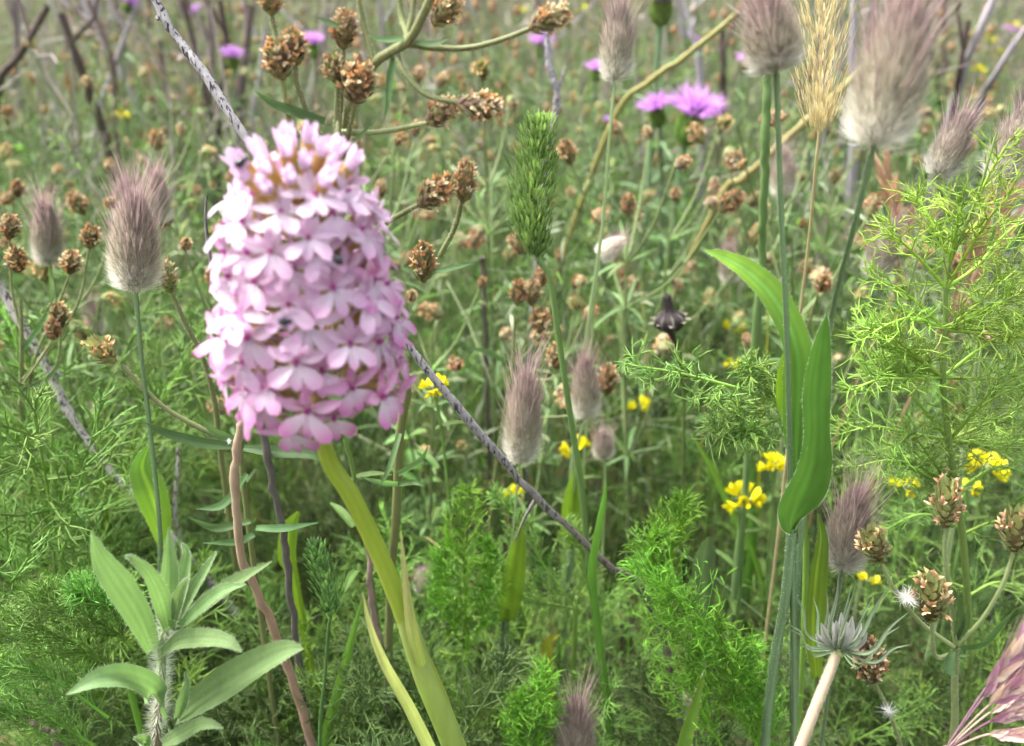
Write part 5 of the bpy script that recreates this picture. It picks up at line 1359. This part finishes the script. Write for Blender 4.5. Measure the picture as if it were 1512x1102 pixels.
# ================================================================== bare stems further back
def far_stem(rows, r, col, desc, forks=1):
    pts = to_ground(px_path(rows)); n = 20
    P = spline(pts, n); m = MB(); m.tubes(P, np.linspace(r * .6, r * 1.1, n) * (1 + .08 * rng.normal(0, 1, n)), 7, col)
    root = thing('bare_stem', '', 'stem', tuple(A(pts[-1]) * [1, 1, 0]), 'bare stems behind the meadow')
    m.build('shaft', M_BARK, root)
    for k in range(forks):
        b = P[3 + 2 * k]; d = nrm(A([rng.normal(0, .6), rng.normal(0, .4), 1]))
        m = MB(); m.tubes(np.stack([b, b + d * .04, b + d * .085 + A([rng.normal(0, .01), 0, .01])]), [r * .5, r * .35, r * .2], 5, A(col) * 1.2); m.build('twig', M_BARK, root)
    px, py = rows[len(rows) // 2][:2]; label_later(root, desc, px, py)
DB, DG = A((0.085, 0.062, 0.055)), A((0.30, 0.27, 0.29))
for rows, r, c in [([(70, 10, .9), (30, 80, .9), (-5, 140, .92)], .005, DB), ([(90, 20, 1.0), (115, 90, 1.0), (150, 190, 1.02)], .006, DB), ([(130, 0, 1.1), (165, 90, 1.1), (172, 200, 1.12)], .005, A((0.16, 0.12, 0.10))), ([(268, 0, 1.1), (285, 60, 1.1), (300, 120, 1.1)], .005, DB),
                   ([(310, 10, 1.2), (312, 90, 1.2), (308, 170, 1.2)], .006, A((0.17, 0.13, 0.12))), ([(370, 10, 1.0), (362, 90, 1.0), (352, 170, 1.0)], .006, A((0.13, 0.10, 0.095))), ([(235, 60, 1.3), (245, 130, 1.3), (262, 200, 1.3)], .005, A((0.16, 0.12, 0.10))), ([(205, 0, 1.2), (175, 80, 1.2), (140, 190, 1.2)], .004, DG), ([(325, 0, 1.0), (335, 80, 1.0), (322, 170, 1.0)], .005, DB),
                   ([(392, 40, 1.2), (385, 110, 1.2), (372, 180, 1.2)], .005, DG), ([(120, 0, 1.3), (150, 60, 1.3), (195, 140, 1.3)], .005, DG), ([(20, 0, 1.3), (24, 70, 1.3), (15, 150, 1.3)], .005, A((0.2, 0.16, 0.15))), ([(1065, 40, .95), (1068, 100, .95), (1066, 140, .96)], .005, DB), ([(1030, 60, 1.0), (1034, 110, 1.0), (1038, 160, 1.0)], .006, DG),
                   ([(1500, 60, .8), (1470, 110, .8), (1440, 170, .82)], .004, DG * .7), ([(1470, -10, .9), (1440, 60, .9), (1412, 140, .92)], .005, DG), ([(1430, 30, .9), (1418, 100, .9), (1408, 160, .92)], .004, DB), ([(1262, 20, .9), (1258, 90, .9), (1262, 150, .9)], .005, DG), ([(1290, 0, 1.0), (1284, 80, 1.0), (1276, 160, 1.0)], .005, DB * 1.5),
                   ([(560, 0, 1.4), (566, 60, 1.4), (570, 120, 1.4)], .005, DG * .8), ([(620, 10, 1.4), (640, 70, 1.4), (650, 130, 1.4)], .005, A((0.2, 0.16, 0.14))), ([(480, 20, 1.2), (470, 90, 1.2), (455, 160, 1.2)], .005, DG * .8), ([(690, 0, 1.5), (720, 60, 1.5), (740, 130, 1.5)], .004, DG), ([(1210, 30, 1.1), (1215, 90, 1.1), (1222, 140, 1.1)], .005, DG * .6)]:
    far_stem(rows, r, c, 'bare dry stem')
for k in range(26):
    px = rng.uniform(-20, 480) if k < 16 else rng.uniform(480, 1530); Y = rng.uniform(1.3, 2.3); dx = rng.normal(0, 30)
    far_stem([(px + dx, -30, Y), (px + dx * .5, 60, Y), (px, 140, Y)], rng.uniform(.004, .008), (DB * 1.5, DG, A((0.2, 0.15, 0.13)))[k % 3], 'distant blurred stem', 2)

# ================================================================== a dark bush behind
def bush(label, px, py, Y, rx, rz, col, n, seed):
    g = np.random.default_rng(seed); c = at(px, py, Y); gz = float(ground_z(c[0], c[1]))
    root = thing('leafy_bush', label, 'bush', (c[0], c[1], gz))
    for k in range(7):
        d = A([g.normal(0, .5), g.normal(0, .4), 1.0]); m = MB()
        m.tubes(spline([A([c[0], c[1], gz - .01]), A([c[0], c[1], gz]) + d * .5 * (c[2] - gz), c + d * [rx * .8, rx * .5, rz * .7]], 8), np.linspace(.004, .0012, 8), 5, (0.14, 0.12, 0.08)); m.build('branch', M_BARK, root)
    v = rnd_dir(n, g) * g.random((n, 1)) ** .45 * A([rx, rx * .7, rz]) + A([0, 0, -.2 * rz])
    v += .25 * rx * np.stack([np.sin(v[:, 2] / rz * 5), np.cos(v[:, 0] / rx * 4), .4 * np.sin(v[:, 0] / rx * 6)], -1)
    b = c + v; b[:, 2] = np.maximum(b[:, 2], gz + .01); d = nrm(v / A([rx, rx, rz]) * .6 + rnd_dir(n, g) + UP * .4); L = g.uniform(.014, .034, (n, 1))
    W = nrm(np.cross(d, rnd_dir(n, g)))[:, None] * A([.0008, .0045, .0038, 0])[None, :, None]
    m = MB(); m.ribbons(np.stack([b, b + d * L * .35, b + d * L * .7, b + d * L - UP * L * .15], 1), W, np.repeat(jit(col, n, .25, g)[:, None], 4, 1)); m.build('crown', M_LEAF, root, 'stuff')
bush('dark green leafy bush behind the golden dry spike', 1285, 265, 1.15, .17, .13, A((0.055, 0.120, 0.035)), 2600, 5)
bush('dim green bush low behind the bare stems, upper left', 190, 235, 1.35, .22, .09, A((0.085, 0.185, 0.045)), 2200, 6)

# ================================================================== seed fluff
def fluff(label, px, py, Y, R, n=70):
    c = at(px, py, Y); d = rnd_dir(n); L = R * rng.uniform(.4, 1.2, (n, 1)); e = c + d * L
    m = MB(); m.ribbons(np.stack([c + d * 0.0002, (c + e) / 2 + rnd_dir(n) * L * .2, e], 1), nrm(np.cross(d, FWD))[:, None] * .00006, (0.85, 0.85, 0.82))
    o = m.build('seed_fluff', M_FUR); o['label'] = label; o['category'] = 'seed fluff'
fluff('white seed fluff caught on the orange plantain head lower right', 1338, 882, .228, .0045, 160)
fluff('white star of seed fluff low on a stalk, bottom right', 1312, 1050, .24, .0045, 70)
fluff('white speck of fluff on a leaf left under the orchid', 338, 652, .24, .0012, 60)

# ================================================================== what nobody could count: grass, litter, the far meadow
def blades(n, y0, y1, h0, h1, w, cols, seed, edge=.68, xpow=1.0, K=5, lean=.35):
    g = np.random.default_rng(seed)
    y = y0 + (y1 - y0) * g.random(n); x = g.uniform(-1, 1, n) * (edge * y + .30)
    z = ground_z(x, y)
    h = g.uniform(h0, h1, n)
    az = g.uniform(0, 2 * math.pi, n); ln = np.abs(g.normal(0, lean, n))
    d = np.stack([np.cos(az) * ln, np.sin(az) * ln, np.ones(n)], -1)
    t = np.linspace(0, 1, K)
    b = np.stack([x, y, z - .004], -1)
    P = b[:, None] + d[:, None] * (h[:, None] * t)[..., None] * .95
    P[..., :2] += (np.stack([np.cos(az), np.sin(az)], -1) * (h * ln * .8)[:, None])[:, None] * (t ** 2)[None, :, None]
    P[..., 2] -= (h * ln * .5)[:, None] * t ** 2
    wa = g.uniform(0, math.pi, n)
    W = np.stack([np.cos(wa), np.sin(wa), 0 * wa], -1)[:, None] * (w * g.uniform(.5, 1.4, n))[:, None, None] * (1 - t ** 2 * .9)[None, :, None]
    c = A(cols)[g.integers(0, len(cols), n)] * g.uniform(.7, 1.3, (n, 1))
    m = MB(); m.ribbons(P, W, np.repeat(c[:, None], K, 1) * (1 + .25 * t)[None, :, None])
    return m
GR = [G_MID * .7, G_DEEP * .9, G_BLUE * .8, G_MID, A((0.12, 0.19, 0.05)), A((0.26, 0.21, 0.10))]
def stuff(mb, name, mat, label, cat='grass'):
    o = mb.build(name, mat); o['kind'] = 'stuff'; o['label'] = label; o['category'] = cat
    return o
stuff(blades(8000, .22, 1.3, .04, .13, .0011, GR, 1), 'grass', M_LEAF, 'fine green grass filling the gaps between the meadow plants')
stuff(blades(2400, .45, 1.4, .14, .27, .0012, GR, 2), 'tall_grass', M_LEAF, 'thin taller grass blades standing between the plantains')
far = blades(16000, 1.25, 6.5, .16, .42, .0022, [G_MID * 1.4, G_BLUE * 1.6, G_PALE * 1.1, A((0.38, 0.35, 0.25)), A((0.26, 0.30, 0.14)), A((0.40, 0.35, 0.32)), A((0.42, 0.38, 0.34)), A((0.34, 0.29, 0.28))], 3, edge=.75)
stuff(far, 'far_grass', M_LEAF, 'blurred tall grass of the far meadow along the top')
lit = MB(); g = np.random.default_rng(9); n = 2600
y = g.uniform(.2, 1.2, n); x = g.uniform(-1, 1, n) * (.7 * y + .3); b = np.stack([x, y, ground_z(x, y) + g.uniform(.002, .012, n)], -1)
a = g.uniform(0, 6.28, n); L = g.uniform(.012, .06, n); d = np.stack([np.cos(a), np.sin(a), g.normal(0, .15, n)], -1) * L[:, None]
lit.ribbons(np.stack([b, b + d * .5 + UP * .002, b + d], 1), np.stack([-np.sin(a), np.cos(a), 0 * a], -1)[:, None] * .0009, A([(0.24, 0.17, 0.10), (0.32, 0.25, 0.15), (0.15, 0.10, 0.06)])[g.integers(0, 3, n)][:, None] * g.uniform(.6, 1.2, (n, 1, 1)))
stuff(lit, 'litter', M_STRAW, 'dry brown litter of stalks lying on the soil', 'litter')
def tangle(n, y0, y1, h0, h1, r, cols, seed, nb=5, edge=.7):
    g = np.random.default_rng(seed); m = MB()
    y = y0 + (y1 - y0) * g.random(n) ** 1.1; x = g.uniform(-1, 1, n) * (edge * y + .28); h = g.uniform(h0, h1, n)
    b = np.stack([x, y, ground_z(x, y) - .005], -1)
    e = b + np.stack([g.normal(0, .22, n), g.normal(0, .15, n), np.ones(n)], -1) * h[:, None]
    mid = (b + e) / 2 + g.normal(0, .012, (n, 3))
    c = A(cols)[g.integers(0, len(cols), n)] * g.uniform(.75, 1.25, (n, 1))
    m.tubes(np.stack([b, mid, e], 1), A([1.2, 1.0, .5]) * r, 3, np.repeat(c[:, None], 3, 1))
    i = np.repeat(np.arange(n), nb); f = g.uniform(.35, .95, (n * nb, 1))
    bb = np.where(f < .5, b[i] + (mid - b)[i] * f * 2, mid[i] + (e - mid)[i] * (f * 2 - 1))
    d = nrm(g.normal(0, .7, (n * nb, 3)) + A([0, 0, .8])); L = (h[i] * g.uniform(.08, .28, n * nb))[:, None]
    ee = bb + d * L; mm = (bb + ee) / 2 + g.normal(0, .003, (n * nb, 3))
    m.tubes(np.stack([bb, mm, ee], 1), A([.7, .55, .3]) * r, 3, np.repeat(c[i][:, None] * 1.1, 3, 1))
    # small narrow leaves at the forks
    q = nrm(d + g.normal(0, .7, d.shape)); Lf = g.uniform(.008, .022, (n * nb, 1))
    W = nrm(np.cross(q, g.normal(size=q.shape)))[:, None] * A([.0005, .0012, 0])[None, :, None]
    m.ribbons(np.stack([mm, mm + q * Lf * .5, mm + q * Lf - UP * Lf * .2], 1), W, np.repeat(c[i][:, None], 3, 1) * A([1, 1.1, 1.2])[None, :, None])
    return m
stuff(tangle(3300, .50, 1.6, .14, .30, .0006, [G_PALE * .95, G_BLUE * 1.4, G_MID * 1.3, A((0.30, 0.33, 0.20)), A((0.27, 0.31, 0.22))], 21), 'undergrowth', M_LEAF, 'pale green tangle of thin leafy stems between the meadow plants', 'plants')
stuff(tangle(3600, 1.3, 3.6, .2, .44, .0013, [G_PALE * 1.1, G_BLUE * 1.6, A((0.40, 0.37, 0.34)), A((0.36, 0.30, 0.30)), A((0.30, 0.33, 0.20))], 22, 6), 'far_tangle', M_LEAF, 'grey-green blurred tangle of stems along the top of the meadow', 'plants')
stuff(tangle(420, .75, 2.2, .2, .42, .0013, [A((0.36, 0.31, 0.30)), A((0.22, 0.17, 0.15)), A((0.44, 0.40, 0.38))], 23, 3), 'dry_twigs', M_BARK, 'thin dry grey twigs standing in the meadow behind', 'twigs')
# far plantains, weeds and feathery tufts as one mass each
fm, fh = MB(), MB()
def head_lo(seed):
    g = np.random.default_rng(seed); m = MB(); t = np.linspace(0, 1, 5); a = np.linspace(0, 2 * math.pi, 7)
    r = .0048 * np.sin(math.pi * (.1 + .8 * t)) ** .7
    V = np.stack([r[:, None] * np.cos(a), r[:, None] * np.sin(a), np.repeat((t * .0125)[:, None], 7, 1)], -1) * (1 + g.normal(0, .12, (5, 7, 1)))
    m.grid(V, A((0.38, 0.26, 0.13)) * g.uniform(.7, 1.3, (5, 7, 1))); return m
HL = [head_lo(k) for k in range(4)]
g = np.random.default_rng(10)
for k in range(170):
    y = 1.15 + 3.2 * g.random() ** 1.3; x = g.uniform(-1, 1) * (.70 * y + .1); z = float(ground_z(x, y))
    st, br, lv, heads, parts = PROTO_P[k % 5]; rz = g.uniform(0, 6.28); s = g.uniform(.8, 1.1)
    R = A([[math.cos(rz), -math.sin(rz), 0], [math.sin(rz), math.cos(rz), 0], [0, 0, 1]]) * s
    off = A([x, y, z])
    fm.take(parts[0], R, off)
    for b in parts[1]: fm.take(b, R, off)
    for l in parts[2][::2]: fm.take(l, R, off)
    for p, a_ in heads: fh.take(HL[int(g.integers(0, 4))], R, off + R @ p)
stuff(fm, 'far_stalks', M_STEM, 'blurred green stalks of the far plantains', 'plants')
stuff(fh, 'far_seed_heads', M_DRY, 'blurred brown seed heads of the far plantains', 'plants')
ft = MB()
for k in range(170):
    y = 1.2 + 3.5 * g.random() ** 1.2; x = g.uniform(-1, 1) * (.72 * y + .1); z = float(ground_z(x, y)); H = g.uniform(.18, .38)
    c = (G_BLUE * 1.5, G_MID * 1.3, G_PALE * 1.0)[k % 3]
    for q in range(4):
        az = q * 1.6 + g.uniform(0, 1)
        frond(ft, arc(A([x, y, z]), A([math.cos(az) * .5, math.sin(az) * .5, 1]), H, (0, 0, -.1), 6), H * .22, 9, 4, .022, c, .0009, 1, g=g, rachis=.0016)
stuff(ft, 'far_undergrowth', M_THREAD, 'blurred feathery greenery of the far meadow', 'plants')
write_labels()
